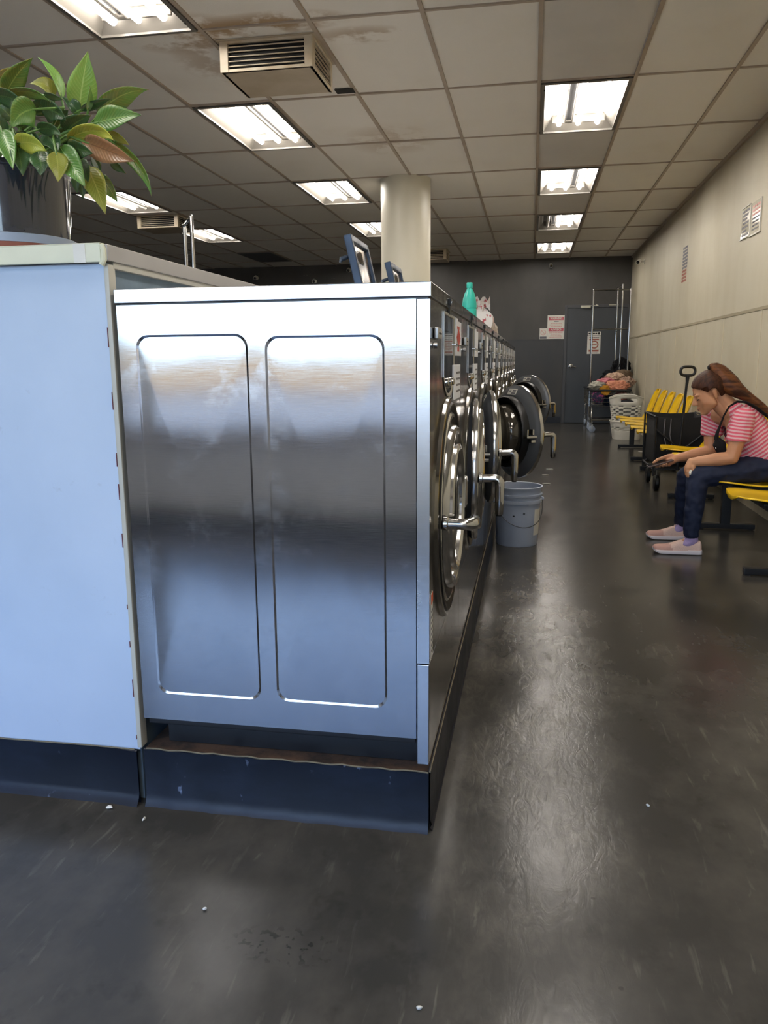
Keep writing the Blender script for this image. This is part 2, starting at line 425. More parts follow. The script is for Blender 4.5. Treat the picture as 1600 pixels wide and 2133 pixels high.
# storefront behind the camera: low wall, wide windows, header
WINS = [(-10.0, -7.4), (-7.2, -4.9), (-4.7, -3.5), (-3.3, .35)]
SILL, HEAD = .60, 2.66
mb = MB()
mb.box(XL-.2, XR+.2, YF-.2, YF, 0, SILL); mb.box(XL-.2, XR+.2, YF-.2, YF, HEAD, CZ+.32)
xs = [XL-.2] + [v for w in WINS for v in w] + [XR+.2]
for i in range(0, len(xs), 2): mb.box(xs[i], xs[i+1], YF-.2, YF, SILL, HEAD)
M['front_paint'] = pbr('front_paint', 'd9dbe0', .5, var=.05, vscale=2)
struct(mb.build('wall_front', M['front_paint'], smooth=False))
M['sill_wood'] = pbr('sill_wood', '9a7a58', .5, var=.15, vscale=4)
M['alu'] = pbr('alu', '8a8780', .35, metal=.8)
for k, (a, b) in enumerate(WINS):
    mb = MB()
    for q in ((a, a+.05), (b-.05, b)) + ((((a+b)/2-.025, (a+b)/2+.025),) if b-a < 3 else ()): mb.box(q[0], q[1], YF-.14, YF-.06, SILL, HEAD, .004)
    mb.box(a+.05, b-.05, YF-.14, YF-.06, SILL, SILL+.06, .004); mb.box(a+.05, b-.05, YF-.14, YF-.06, HEAD-.06, HEAD, .004)
    w = struct(mb.build('window_%d' % (k+1), M['alu']))
    mb = MB(); mb.box(a-.05, b+.05, YF-.06, YF+.08, SILL-.03, SILL+.005, .004); mb.build('window_sill', M['sill_wood'], w)
    mb = MB(); mb.box(a+.05, b-.05, YF-.103, YF-.097, SILL+.06, HEAD-.06)
    struct(mb.build('window_pane', M['window_glass'], w, smooth=False))

# outside: pavement, parking lot and a low tan building opposite (the steel panel mirrors them)
M['pavement'] = pbr('pavement', '9a9a97', .9, var=.08, vscale=1); M['asphalt'] = pbr('asphalt', '5a544a', .9, var=.1, vscale=.6)
mb = MB(); mb.box(-40, 40, -6, YF-.2, -.15, -.02); struct(mb.build('ground_pavement', M['pavement'], smooth=False))
mb = MB(); mb.box(-60, 60, -37, -6, -.3, -.14); struct(mb.build('ground_parking', M['asphalt'], smooth=False))
M['sandy'] = pbr('sandy', '8f7650', .95, var=.1, vscale=.5); M['dark_bar'] = pbr('dark_bar', '3b414a', .8)
mb = MB(); mb.box(-60, 60, -70, -37, -.3, -.14); struct(mb.build('ground_lot', M['sandy'], smooth=False))
mb = MB(); mb.box(-60, 60, -30.6, -30, -.14, .18, .03); struct(mb.build('reflected_bar', M['dark_bar'], smooth=False))  # unseen low bar added to give the steel a dark reflected band

# unseen mat added inside the storefront to darken the steel's reflection
M['mat'] = pbr('mat', '4a5058', 1.0, spec=0.0, var=.1, vscale=30)
mb = MB(); mb.box(-3.6, .6, -2.2, -1.3, 0, .008, .003); tag(mb.build('darkening_mat', M['mat']), 'added unseen mat behind the viewer that darkens the steel panel reflection', 'mat')
# pillar
M['pillar_paint'] = pbr('pillar_paint', 'c9c4b2', .4, var=.02, vscale=2)
mb = MB(); pc = Vector((-1.30, 8.35, 0)); PR = .252
mb.lathe([(PR, 0), (PR, 1.5), (PR, CZ+.02)], pc, n=64)
struct(mb.build('pillar', M['pillar_paint']))

# ------------------------------------------------------------------ ceiling lights
M['dark_panel'] = pbr('dark_panel', '3c3e42', .4)
def make_light(lit=(1, 1, 1), dark=-1, gapx=-.075):
    r = empty('ceiling_light', (0, 0, 0))
    W, D = T-.03, 2*T-.03; mb = MB()
    zt = .085
    def rect(w, d, z): return [(-w/2, -d/2, z), (w/2, -d/2, z), (w/2, d/2, z), (-w/2, d/2, z)]
    loops = [rect(W, D, -.006), rect(W, D, -.012), rect(W-.05, D-.05, -.012), rect(W-.05, D-.05, 0), rect(W-.19, D-.19, zt), rect(.001, .001, zt)]
    mb.grid([[*l] for l in loops], closev=True)
    mb.box(-W/2-.004, W/2+.004, -D/2-.004, D/2+.004, zt+.004, zt+.02)
    mb.build('housing', M['white_enamel'], r, angle=20)
    for sy in (-1, 1):
        mb = MB(); mb.box(-.2, .2, sy*(D/2-.125)-.01, sy*(D/2-.125)+.01, .03, zt, .003); mb.build('lamp_holder', M['white_enamel'], r)
    for sx in (-1, 1):
        mb = MB(); mb.tube([(gapx+sx*.045, -D/2+.14, .05), (gapx+sx*.03, -D/2+.14, .032), (gapx+sx*.03, D/2-.14, .032), (gapx+sx*.045, D/2-.14, .05)], .008, n=6); mb.build('wire_guard', M['white_enamel'], r)
    mb = MB(); mb.box(gapx-.022, gapx+.022, -D/2+.13, D/2-.13, .05, zt-.001); mb.build('ballast_cover', M['dark_gap'], r)
    if not any(lit):
        mb = MB(); mb.box(-W/2+.022, W/2-.022, -D/2+.022, D/2-.022, -.009, -.004, .001); mb.build('dark_diffuser', M['dark_panel'], r); return r
    for i, x in enumerate((-.146, 0, .146)):
        mb = MB(); mb.tube([(x, -D/2+.1, .03), (x, -D/2+.104, .03), (x, D/2-.104, .03), (x, D/2-.1, .03)], [.011, .019, .019, .011], n=10)
        mb.build('lamp_tube', M['tube_lit'] if lit[i] else M['tube_off'], r)
    for sx in (-1, 1):
        for sy in (-1, 1):
            mb = MB(); mb.box(sx*(W/2-.02)-.004, sx*(W/2-.02)+.004, sy*(D/2-.12)-.008, sy*(D/2-.12)+.008, -.016, -.01); mb.build('latch', M['dark_gap'], r)
    return r
protoL = make_light((1, 1, 1)); protoA = make_light((0, 1, 1)); protoB = make_light((1, 1, 1), gapx=.075); protoC = make_light((1, 0, 1), gapx=.02); protoD = make_light((0, 0, 0))
ORD = {-3: 'behind the camera, far back', -2: 'behind the camera', -1: 'nearest and cut by the top edge', 0: 'second one from the camera', 1: 'third one from the camera', 2: 'fourth one from the camera', 3: 'last one by the charcoal wall'}
def light_label(c, r):
    if r < -1 or (r == -1 and c != -4): return 'white recessed fluorescent light overhead outside the view, %s, column %d' % (('nearest row', 'second row', 'third row')[-1-r], 1-c//4)
    if c == 0:
        return {0: 'large recessed fluorescent light over the aisle, nearest of the right-hand row', 1: 'second nearest recessed fluorescent light over the aisle, three lit tubes',
                2: 'third recessed light over the aisle with its left tube dark', 3: 'smallest recessed light over the aisle, closest to the charcoal far wall'}[r]
    if c == -4:
        return {-1: 'recessed fluorescent light cut off by the top left corner', 0: 'recessed fluorescent light with three tubes just behind the ceiling vent box', 1: 'recessed fluorescent light just left of the round white pillar top',
                2: 'small recessed fluorescent light half hidden behind the left of the pillar', 3: 'recessed fluorescent light hidden behind the round pillar'}[r]
    return {0: 'recessed fluorescent light hidden behind the potted plant', 1: 'recessed two-tube light behind the drooping plant leaves', 2: 'small recessed two-tube light right of the chrome rack poles', 3: 'unlit dark recessed light near the far wall on the left'}[r]
used = set()
for c, rr in LIGHT_COLS.items():
    for r in rr:
        if c == -8: p = protoD if r == 3 else protoC
        elif c == 0: p = {2: protoA, 1: protoB}.get(r, protoL)
        else: p = {0: protoB, 1: protoB}.get(r, protoL)
        o = p if p.name not in used else copy_tree(p); used.add(p.name)
        o.location = (CX0+(c+.5)*T, CY0+(2*r+.5)*2*T, CZ)
        tag(o, light_label(c, r), 'ceiling light', 'fluorescent ceiling lights')

# ------------------------------------------------------------------ drop-box air vents
M['vent_paint'] = pbr('vent_paint', 'b3a793', .5, var=.1, vscale=5, var2='a3937a')
M['vent_frame'] = pbr('vent_frame', 'cbc2ae', .45, var2='b59f7d', vscale=9)
def vent(x0, x1, y0, y1, dz, label):
    r = empty('ceiling_vent', ((x0+x1)/2, (y0+y1)/2, CZ-dz), label, 'air vent', 'ceiling air vent boxes')
    w, d = (x1-x0)/2, (y1-y0)/2
    mb = MB(); mb.box(-w, w, -d, d, 0, .012, .003); mb.box(-w+.03, w-.03, -d+.03, d-.03, .012, dz+.02); mb.build('box', M['vent_paint'], r)
    mb = MB(); mb.box(-w-.02, w+.02, -d-.02, d+.02, dz-.004, dz+.002, .001); mb.build('ceiling_flange', M['vent_paint'], r)
    for nm, ax in (('front', 0), ('right', 1), ('left', 1)):
        L = w if ax == 0 else d
        mb = MB(); fr = MB(); bk = MB()
        def bx(m, a0, a1, t0, t1, z0, z1, bev=.002):
            if nm == 'front': m.box(a0, a1, -d+t0, -d+t1, z0, z1, bev)
            elif nm == 'right': m.box(w-t1, w-t0, a0, a1, z0, z1, bev)
            else: m.box(-w+t0, -w+t1, a0, a1, z0, z1, bev)
        for a in ((-L, -L+.045), (L-.045, L)): bx(fr, a[0], a[1], -.004, .02, 0, dz)
        bx(fr, -L+.045, L-.045, -.004, .02, 0, .016); bx(fr, -L+.045, L-.045, -.004, .02, dz-.016, dz)
        n = 5
        for k in range(n):
            z = .02+(dz-.04)*(k+.5)/n; bx(mb, -L+.045, L-.045, .002, .012, z-.0025, z+.0025, .001)
        bx(bk, -L+.04, L-.04, .021, .027, .01, dz-.01, 0)
        f = fr.build('grille_frame', M['vent_frame'], r); bk.build('grille_opening', M['dark_gap'], f); mb.build('louver', M['vent_frame'], f)
vent(-1.79, -1.25, 4.66, 5.11, .165, 'large beige ceiling vent box with rusty corners and water stains')
vent(-4.84, -4.31, 9.55, 10.0, .15, 'small rusty ceiling vent box behind the chrome rack poles')
vent(-1.96, -1.42, 13.38, 13.85, .16, 'beige ceiling vent box just right of the round pillar, far back')
# ------------------------------------------------------------------ washer plinth
FX, WY0, PITCHW, NW = -.222, 1.765, .79, 11
YE = WY0+PITCHW*NW
g = G('rusty_pad')
n = g.noise(g.map(), 9, 6, .7)
M['pad'] = g.set(Base_Color=g.mix(g.rng(n, .4, .6), '3a322d', '69503f'), Roughness=.8)
g = G('vinyl_cove')
n = g.noise(g.map((.5, 1, 1)), 6, 6, .7); n2 = g.noise(g.map((1, 1, .5)), 30, 3)
c = g.mix(g.rng(n, .45, .75, 0, .5), '0a111f', '1f2c42')
c = g.mix(g.math('MULTIPLY', g.rng(n2, .68, .72), g.rng(n, .5, .6)), c, '6b7890')
g.bump(n, .2, .006)
M['cove'] = g.set(Base_Color=c, Roughness=g.rng(n, .3, .7, .34, .5), Specular_IOR_Level=.35)
M['cove_edge'] = pbr('cove_edge', '6d6654', .7, var=.2, vscale=20)
r = empty('washer_plinth', (FX-.37, (WY0+YE)/2, 0), 'long low black vinyl-skirted plinth under the row of washers', 'plinth')
mb = MB(); mb.box(-.972, FX-.004, WY0+.006, YE+.05, 0, .152, .004); mb.build('concrete_pad', M['pad'], r, world=True)
def cove(mb, pts, ztop, foot=.012):
    """pts: run of (x, y, nx, ny): vertical vinyl with a flared foot"""
    prof = [(0.0, ztop), (.004, ztop-.002), (.004, .03), (.008, .018), (foot, .008), (foot+.006, .0)]
    mb.grid([[(x+nx*d, y+ny*d, z) for d, z in prof] for x, y, nx, ny in pts])
    mb.grid([[(x+nx*d, y+ny*d, z) for d, z in ((0, ztop), (-.002, ztop), (-.002, 0))] for x, y, nx, ny in pts])
mb = MB(); k = 24
cove(mb, [(-.968+(FX+.968)*i/k, WY0+.002*math.sin(i*1.7), 0, -1) for i in range(k+1)], .157)
mb.build('vinyl_base', M['cove'], r, world=True, recalc=False)
mb = MB(); cove(mb, [(FX, WY0+(YE+.05-WY0)*i/60, 1, .0) for i in range(61)], .157, .004); mb.build('vinyl_base', M['cove'], r, world=True, recalc=False)
mb = MB()
mb.tube([(-.96+(FX+.96)*i/k, WY0-.003, .158+.0018*math.sin(i*2.3)) for i in range(k+1)], .0022, n=6)
mb.tube([(FX+.003, WY0+(YE-WY0)*i/80, .158+.0018*math.sin(i*1.9)) for i in range(81)], .0022, n=6)
mb.build('glue_edge', M['cove_edge'], r, world=True)

# ------------------------------------------------------------------ washers (local origin: face plane x=0, machine centre y=0, floor z=0)
DC, HINGE = .743, .272
def rrect(cx, cz, hw, hh, rad, n=6):
    pts = []
    for sx, sz, a0 in ((1, 1, 0), (-1, 1, 90), (-1, -1, 180), (1, -1, 270)):
        for i in range(n+1):
            a = R(a0+90*i/n); pts.append((cx+sx*(hw-rad)+rad*math.cos(a), cz+sz*(hh-rad)+rad*math.sin(a)))
    return pts
def circ(cy, cz, rad, n=48): return [(cy+rad*math.cos(2*PI*i/n), cz+rad*math.sin(2*PI*i/n)) for i in range(n)]
WH = PITCHW/2-.002
def make_washer():
    w = empty('front_load_washer', (0, 0, 0))
    # body shell
    mb = MB(); mb.box(-.735, -.032, -WH+.012, WH-.002, .241, 1.273, .003); mb.build('body', M['steel_side'], w)
    # embossed side panel (facing the camera on the end machine)
    mb = MB(); y0 = -WH; X0, X1, Z0, Z1 = -.741, -.031, .241, 1.2745
    holes = [rrect(-.781+.222, .759, .138, .447, .03), rrect(-.463+.222, .757, .139, .443, .03)]
    mb.fill([[(X0, y0, Z0), (X1, y0, Z0), (X1, y0, Z1), (X0, y0, Z1)]]+[[(a, y0, b) for a, b in h] for h in holes])
    for h in holes:
        cx = sum(p[0] for p in h)/len(h); cz = sum(p[1] for p in h)/len(h)
        rows = [[(a, y0, b) for a, b in h]]
        hw = max(p[0] for p in h)-cx; hh = max(p[1] for p in h)-cz
        ins = [(cx+(a-cx)*(1-.005/hw), cz+(b-cz)*(1-.005/hh)) for a, b in h]
        rows.append([(a, y0+.0017, b) for a, b in ins])
        for s in (.93, .8, .6, .4, .2, .001):
            rows.append([(cx+(a-cx)*s, y0+.0017-.0025*(1-s*s), cz+(b-cz)*s) for a, b in ins])
        mb.grid(rows, closev=True)
    for a, b in (((X0, Z0), (X1, Z0)), ((X1, Z0), (X1, Z1)), ((X1, Z1), (X0, Z1)), ((X0, Z1), (X0, Z0))):
        mb.quad((a[0], y0, a[1]), (b[0], y0, b[1]), (b[0], y0+.012, b[1]), (a[0], y0+.012, a[1]))
    mb.build('side_panel', M['steel_side'], w, angle=7)
    # top cover
    mb = MB(); mb.box(-.745, .003, -WH-.0015, WH+.0015, 1.2785, 1.311, .0025)
    for f in mb.bm.faces: f.material_index = 1 if f.normal.x > .9 else 0  # darker steel on the front edge: its dark reflection put into the colour
    mb.build('top_cover', [M['steel_top'], M['steel_front']], w)
    mb = MB(); mb.box(-.73, -.004, -WH+.003, WH-.003, 1.272, 1.28); mb.build('top_gasket', M['black_rubber'], w)
    mb = MB(); mb.box(.002, .009, -.02, .012, 1.285, 1.302, .002); mb.box(.002, .0055, -.02, .012, 1.262, 1.285, .001); t = mb.build('lid_latch', M['black_plastic'], w)
    mb = MB(); mb.box(.0085, .0098, -.016, .008, 1.290, 1.294); mb.build('latch_plate', M['chrome'], t)
    # front panels wrap the corner
    mb = MB(); Z0, Z1 = .4345, 1.2735
    for x in (0.0,):
        mb.fill([[(x, -WH, Z0), (x, WH, Z0), (x, WH, Z1), (x, -WH, Z1)], [(x, a, b) for a, b in circ(0, DC, .256)]])
    for a, b in (((-WH, Z0), (WH, Z0)), ((WH, Z0), (WH, Z1)), ((WH, Z1), (-WH, Z1)), ((-WH, Z1), (-WH, Z0))):
        mb.mat(1).quad((0, a[0], a[1]), (0, b[0], b[1]), (-.029, b[0], b[1]), (-.029, a[0], a[1]))  # brighter steel on the corner strip: sky reflection put into the colour
    mb.build('front_panel', [M['steel_front'], M['steel_top']], w, angle=30)
    mb = MB(); mb.box(-.029, 0, -WH, WH, .174, .431, .002)
    for f in mb.bm.faces: f.material_index = 0 if abs(f.normal.x) > .9 else 1  # strip below gets the same brightened steel, carrying the reflected sky
    mb.build('lower_panel', [M['steel_front'], M['steel_top']], w)
    # dark base frame
    mb = MB(); mb.box(-.70, -.035, -WH+.05, WH-.05, .157, .241); mb.box(-.73, -.034, -WH+.004, WH-.004, .226, .2405, .002); mb.build('base_frame', M['black_metal'], w)
    # drum and bezel
    mb = MB(); mb.lathe([(.256, 0), (.25, -.06), (.262, -.065), (.262, -.36), (.02, -.375)], (0, 0, DC), (1, 0, 0), 48); mb.build('drum', M['steel_drum'], w)
    mb = MB(); mb.lathe([(.304, .0), (.301, .008), (.292, .011), (.284, .008), (.27, .002), (.256, -.004)], (0, 0, DC), (1, 0, 0), 64); mb.build('door_bezel', M['steel_front'], w)
    mb = MB(); mb.lathe([(.288, .009), (.284, .014), (.272, .012), (.264, .004), (.257, .0)], (0, 0, DC), (1, 0, 0), 64); mb.build('door_seal', M['black_rubber'], w)
    # control recess, coin slot, cards
    mb = MB(); q = [(-.13, 1.264), (-.13, 1.10), (-.10, 1.07), (-.05, 1.05), (.02, 1.045), (.08, 1.055), (.125, 1.08), (.15, 1.11), (.15, 1.264)]
    mb.grid([[(.0008, a, b) for a, b in q], [(.003, a, b) for a, b in q], [(.003, (a-.01)*.94+.01, (b-1.16)*.94+1.16) for a, b in q], [(.0012, (a-.01)*.92+.01, (b-1.16)*.92+1.16) for a, b in q]], closev=True)
    cp = mb.build('control_panel', M['chrome_dull'], w)
    mb = MB(); vs = [(.0013, (a-.01)*.92+.01, (b-1.16)*.92+1.16) for a, b in q]; mb.bm.faces.new([mb.bm.verts.new(v) for v in vs]); mb._new(); mb.build('display', M['glass_dark'], cp)
    for k in range(3):
        mb = MB(); mb.lathe([(.011, .001), (.011, .007), (.008, .009), (.001, .009)], (0, -.06+.07*k, 1.085), (1, 0, 0), 14); mb.build('button', M['chrome'], cp)
    mb = MB(); mb.box(.001, .012, -.33, -.255, 1.19, 1.216, .003); cs = mb.build('coin_slot', M['chrome_dull'], w)
    mb = MB(); mb.box(.0115, .0126, -.32, -.27, 1.201, 1.205); mb.build('slot', M['dark_gap'], cs)
    mb = MB(); mb.cyl((.001, -.335, 1.176), (.010, -.335, 1.176), .007, n=14); mb.build('lock', M['chrome'], w)
    mb = MB(); mb.box(.001, .004, .15, .35, 1.156, 1.256, .001); mb.box(.004, .006, .145, .215, 1.158, 1.262, .001); c1 = mb.build('price_card', M['white_card'], w)
    mb = MB(); mb.box(.001, .007, .14, .38, 1.185, 1.188); mb.build('card_holder', M['chrome'], w)
    mb = MB(); mb.box(.001, .004, .125, .33, 1.03, 1.13, .001); c2 = mb.build('instruction_card', M['white_card'], w)
    mb = MB()
    for k in range(4): mb.box(.004, .0047, .20, .31, 1.05+.018*k, 1.056+.018*k)
    mb.build('printed_line', M['grey_ink'], c2)
    # door, built round its hinge axis on the far side
    d = bpy.data.objects.new('door', None); COL.objects.link(d); d.parent = w; d.location = (-.011, HINGE, DC); d.scale = (1, .945, .945); d.empty_display_size = .05
    HG = .285; C = (0, -HG, 0); A = (1, 0, 0)
    mb = MB(); mb.lathe([(.277, .0), (.279, .010), (.277, .020), (.270, .024), (.264, .022)], C, A, 72); mb.build('door_ring', M['chrome'], d)
    mb = MB(); mb.lathe([(.277, 0), (.268, -.003), (.262, -.010), (.246, -.018), (.222, -.030), (.212, -.033)], C, A, 64); mb.build('inner_ring', M['steel_liner'], d)
    mb = MB(); mb.lathe([(.270, .022), (.262, .025), (.25, .02), (.238, .018)], C, A, 64); mb.build('outer_trim', M['black_rubber'], d)
    mb = MB(); mb.lathe([(.240, .016), (.238, .032), (.231, .039), (.218, .038), (.211, .028), (.210, .016)], C, A, 72); mb.build('bright_ring', M['chrome'], d)
    mb = MB(); mb.lathe([(.213, .02), (.2, .014), (.186, .02)], C, A, 64); mb.build('inner_trim', M['black_rubber'], d)
    mb = MB(); mb.lathe([(.19, .024), (.186, .042), (.176, .046), (.166, .038), (.164, .022)], C, A, 64); mb.build('glass_trim', M['chrome'], d)
    mb = MB(); mb.lathe([(.215, -.026), (.216, -.06), (.208, -.074), (.19, -.072), (.174, -.055), (.166, -.03)], C, A, 64); mb.build('gasket', M['black_rubber'], d)
    mb = MB(); mb.lathe([(.168, .026), (.15, .03), (.1, .037), (.05, .041), (.001, .042)], C, A, 48); mb.build('door_window', M['glass_dark'], d)
    mb = MB(); mb.lathe([(.17, -.05), (.163, -.09), (.145, -.125), (.11, -.148), (.06, -.158), (.001, -.161)], C, A, 48); mb.build('glass_bowl', M['glass_bowl'], d)
    mb = MB(); mb.box(-.03, .045, -.035, .02, -.05, .05, .006); mb.cyl((.0, .004, -.07), (.0, .004, .07), .011, n=14); mb.build('hinge', M['chrome_dull'], d)
    yl = -2*HG+.012
    mb = MB(); mb.box(-.075, -.004, yl+.014, yl+.06, -.02, -.002, .005); mb.cyl((-.066, yl+.025, -.005), (-.066, yl+.025, .034), .0065, n=10); mb.box(-.036, -.024, yl+.02, yl+.055, .0, .034, .003); mb.box(-.045, -.015, yl+.018, yl+.06, -.045, -.028, .004); mb.build('latch', M['chrome'], d)
    def plate(mb, ya, yb, za, zb, o1, o2):
        q = lambda z, o: -.010-(.262-z)*.5-o
        lo = [(q(z, o1), y, z) for y, z in ((ya, za), (yb, za), (yb, zb), (ya, zb))]; hi = [(q(z, o2), y, z) for y, z in ((ya, za), (yb, za), (yb, zb), (ya, zb))]
        mb.grid([lo, hi], closev=True); mb.quad(*hi); mb.quad(*lo[::-1])
    mb = MB(); plate(mb, -.33, -.24, .222, .256, -.001, .0016); st = mb.build('label_plate', M['sign_white'], d)
    mb = MB(); plate(mb, -.325, -.28, .227, .235, .0016, .0022); plate(mb, -.32, -.285, .240, .25, .0016, .0022); plate(mb, -.27, -.25, .238, .246, .0016, .0022); mb.build('printed_mark', M['grey_ink'], st)
    # lever handle: pivots on the rim, grip folds down (open) or across (locked)
    h = bpy.data.objects.new('handle', None); COL.objects.link(h); h.parent = d; h.location = (.03, yl+.02, 0); h.empty_display_size = .03
    mb = MB(); mb.lathe([(.001, -.004), (.02, -.004), (.02, .006), (.013, .01)], (0, 0, 0), (1, 0, 0), 20); mb.build('handle_boss', M['chrome'], h)
    mb = MB(); mb.tube([(.004, 0, 0), (.03, 0, 0), (.05, 0, 0), (.06, 0, -.004), (.066, 0, -.014), (.067, 0, -.03), (.067, 0, -.08), (.066, 0, -.132), (.065, 0, -.138)], [.0145, .0145, .015, .0165, .017, .0165, .016, .014, .009], n=14)
    mb.build('lever', M['chrome'], h)
    mb = MB(); mb.lathe([(.001, -.0005), (.0105, -.0005), (.0115, .003), (.009, .006)], (.066, 0, -.138), (0, 0, 1), 14); mb.build('lever_cap', M['black_plastic'], h)
    return w
M['glass_bowl'] = pbr('glass_bowl', '4a453d', .06, metal=.55, spec=.8, coat=.4)
proto = make_washer()
def washer_part(w, nm): return next(c for c in w.children if c.name.split('.')[0] == nm)
WL = ['nearest stainless washer, bare embossed side panel facing us beside the white bulkhead', 'second washer from the camera, door barely ajar, raised lid frame on top', 'third washer from the camera, door ajar behind the grey bucket side',
      'fourth washer from the camera, round door swung open above the grey bucket', 'fifth washer from the camera, closed, just behind the nearer wide-open door', 'sixth washer from the camera, closed, white cards on its front',
      'seventh washer from the camera, closed, between the two wide-open doors', 'eighth washer from the camera, the farther of the two wide-open doors', 'ninth washer from the camera, closed, third from the far end',
      'tenth washer from the camera, closed, second from the far end', 'farthest washer at the end of the stainless row by the charcoal wall']
OPEN = {1: 4.2, 2: 8.2, 3: 33, 7: 49}
for i in range(NW):
    w = proto if i == 0 else copy_tree(proto)
    w.location = (FX, WY0+PITCHW*(i+.5), 0); tag(w, WL[i], 'washing machine', 'stainless front-load washers along the aisle')
    d = washer_part(w, 'door'); d.rotation_euler = (0, 0, R(OPEN.get(i, 0)))
    washer_part(d, 'handle').rotation_euler = (R(85), 0, 0) if i not in OPEN else (0, 0, 0)
if True:
    w = proto
    mb = MB();
    mb.bm.faces.new([mb.bm.verts.new(p) for p in ((.0068, .235, 1.238), (.0068, .17, 1.208), (.0068, .235, 1.176), (.0068, .295, 1.208))]); mb._new()
    mb.box(.0061, .0067, .19, .26, 1.232, 1.24); mb.box(.0061, .0067, .20, .255, 1.168, 1.18); tag(mb.build('red_diamond', M['red_ink'], w), 'orange-red diamond sticker on the price card')
    mb = MB(); mb.box(.0005, .0018, -.375, -.338, .44, .60, .0004, 1); s = mb.build('warning_label', M['sign_white'], w)
    mb = MB(); mb.box(.0018, .0024, -.373, -.34, .575, .598); mb.build('warning_band', M['orange_ink'], s)
    mb = MB()
    for k in range(8): mb.box(.0018, .0023, -.371, -.343, .455+.014*k, .460+.014*k)
    mb.build('printed_line', M['grey_ink'], s)
# raised detergent-box lids on washers two and three (hinged on the bulkhead side, leaning back)
def disp_lid(w, h=.27):
    r = bpy.data.objects.new('dispenser_lid', None); COL.objects.link(r); r.parent = w; r.location = (-.36, 0, 1.312); r.rotation_euler = (0, R(-13), 0); r.empty_display_size = .03
    W = .15; mb = MB()
    mb.box(-.014, .014, -W, -W+.024, 0, h, .004); mb.box(-.014, .014, W-.024, W, 0, h, .004); mb.box(-.014, .014, -W+.024, W-.024, h-.024, h, .004); mb.box(-.014, .014, -W+.024, W-.024, 0, .024, .004)
    f = mb.build('lid_frame', M['blue_grey_metal'], r)
    mb = MB(); mb.box(-.006, .004, -W+.024, W-.024, .024, h-.024); mb.build('lid_panel', M['lid_panel'], r)
    mb = MB(); mb.box(.002, .008, -W+.04, -W+.16, h-.09, h-.045, .002); mb.build('lid_window', M['glass_dark'], r)
    mb = MB(); mb.tube([(-.012, -W+.02, h-.07), (-.04, -W+.005, h-.075), (-.045, -W-.0, h-.085)], [.007, .009, .005], n=10); mb.build('lid_tab', M['blue_grey_metal'], r)
    mb = MB(); mb.box(-.02, .02, -W, W, -.002, .006, .002); mb.build('lid_hinge', M['chrome_dull'], r)
    return r
g = G('lid_panel'); n = g.noise(g.map((1, 1, 1)), 14, 5, .7, 1.5)
M['lid_panel'] = g.set(Base_Color=g.mix(g.rng(n, .5, .56), '24282f', 'b99a72'), Metallic=.6, Roughness=.2)
ws = [o for o in bpy.data.objects if o.name.startswith('front_load_washer')]
ws.sort(key=lambda o: o.location.y)
disp_lid(ws[1]); disp_lid(ws[2])

# ------------------------------------------------------------------ white service bulkhead behind the washers
g = G('white_laminate')
n = g.noise(g.map(), 3, 5); n2 = g.noise(g.map((1, 1, 1)), 11, 6, .7)
c = g.mix(g.rng(n, .35, .7), 'bccce2', 'b2c3da'); c = g.mix(g.rng(n2, .64, .7, 0, .35), c, '9aa3b3')
g.bump(n2, .04, .01)
M['laminate'] = g.set(Base_Color=c, Roughness=.38)
M['trim_grey'] = pbr('trim_grey', 'b9b7ac', .4, var=.06, vscale=8)
M['tape_cream'] = pbr('tape_cream', 'd6d6bd', .35, var=.05, vscale=9, bump=.08, bscale=30)
M['counter_side'] = pbr('counter_side', 'a3a09c', .45, var=.06, vscale=4)
M['ply_grey'] = pbr('ply_grey', '6d8090', .6, var=.12, vscale=7, stretch=(1, 2, 1))
M['maroon'] = pbr('maroon', '6a2b36', .6)
bx0, bx1, by0, by1 = -2.15, -.975, WY0+.004, 8.04
r = empty('service_bulkhead', ((bx0+bx1)/2, (by0+by1)/2, 0), 'white laminate bulkhead with cream-edged counter standing left of the nearest washer', 'bulkhead')
mb = MB(); mb.box(bx0, bx1-.006, by0, by0+.018, .15, 1.371); mb.build('front_board', M['laminate'], r, world=True)
mb = MB(); mb.box(bx0, bx1-.012, by0+.018, by1, .0, 1.36); mb.build('side_wall', M['ply_grey'], r, world=True, smooth=False)
mb = MB(); mb.box(bx1-.013, bx1+.0, by0-.003, by0+.03, .155, 1.369, .003); mb.build('corner_trim', M['trim_grey'], r, world=True)
mb = MB()
for k in range(9):
    z = .2+.12*k+random.uniform(-.03, .03); mb.box(bx1-.0142, bx1-.0126, by0-.0034, by0, z, z+random.uniform(.01, .05))
mb.build('paint_chip', M['maroon'], r, world=True)
mb = MB(); mb.box(bx0-.02, bx1+.006, by0-.012, by1, 1.375, 1.412, .003); mb.build('countertop', M['counter_side'], r, world=True)
mb = MB(); mb.box(bx0-.01, bx1+.001, by0+.02, by1, 1.36, 1.3755, .002); mb.build('counter_batten', M['trim_grey'], r, world=True)
mb = MB(); mb.box(bx0-.03, bx1-.008, by0-.02, by0-.0115, 1.371, 1.4135, .003); mb.box(bx0-.03, bx1-.008, by0-.02, by0+.02, 1.4122, 1.4142, .0008); mb.tube([(bx1-.008, by0-.015, 1.41), (bx1-.003, by0-.014, 1.40), (bx1-.003, by0-.014, 1.378), (bx1-.01, by0-.014, 1.366)], .007, n=8)
tp = mb.build('edge_tape', M['tape_cream'], r, world=True)
mb = MB(); mb.box(bx1-.075, bx1-.045, by0-.0212, by0-.0195, 1.371, 1.413); mb.build('tape_joint', M['sign_white'], tp, world=True)
mb = MB(); k = 16
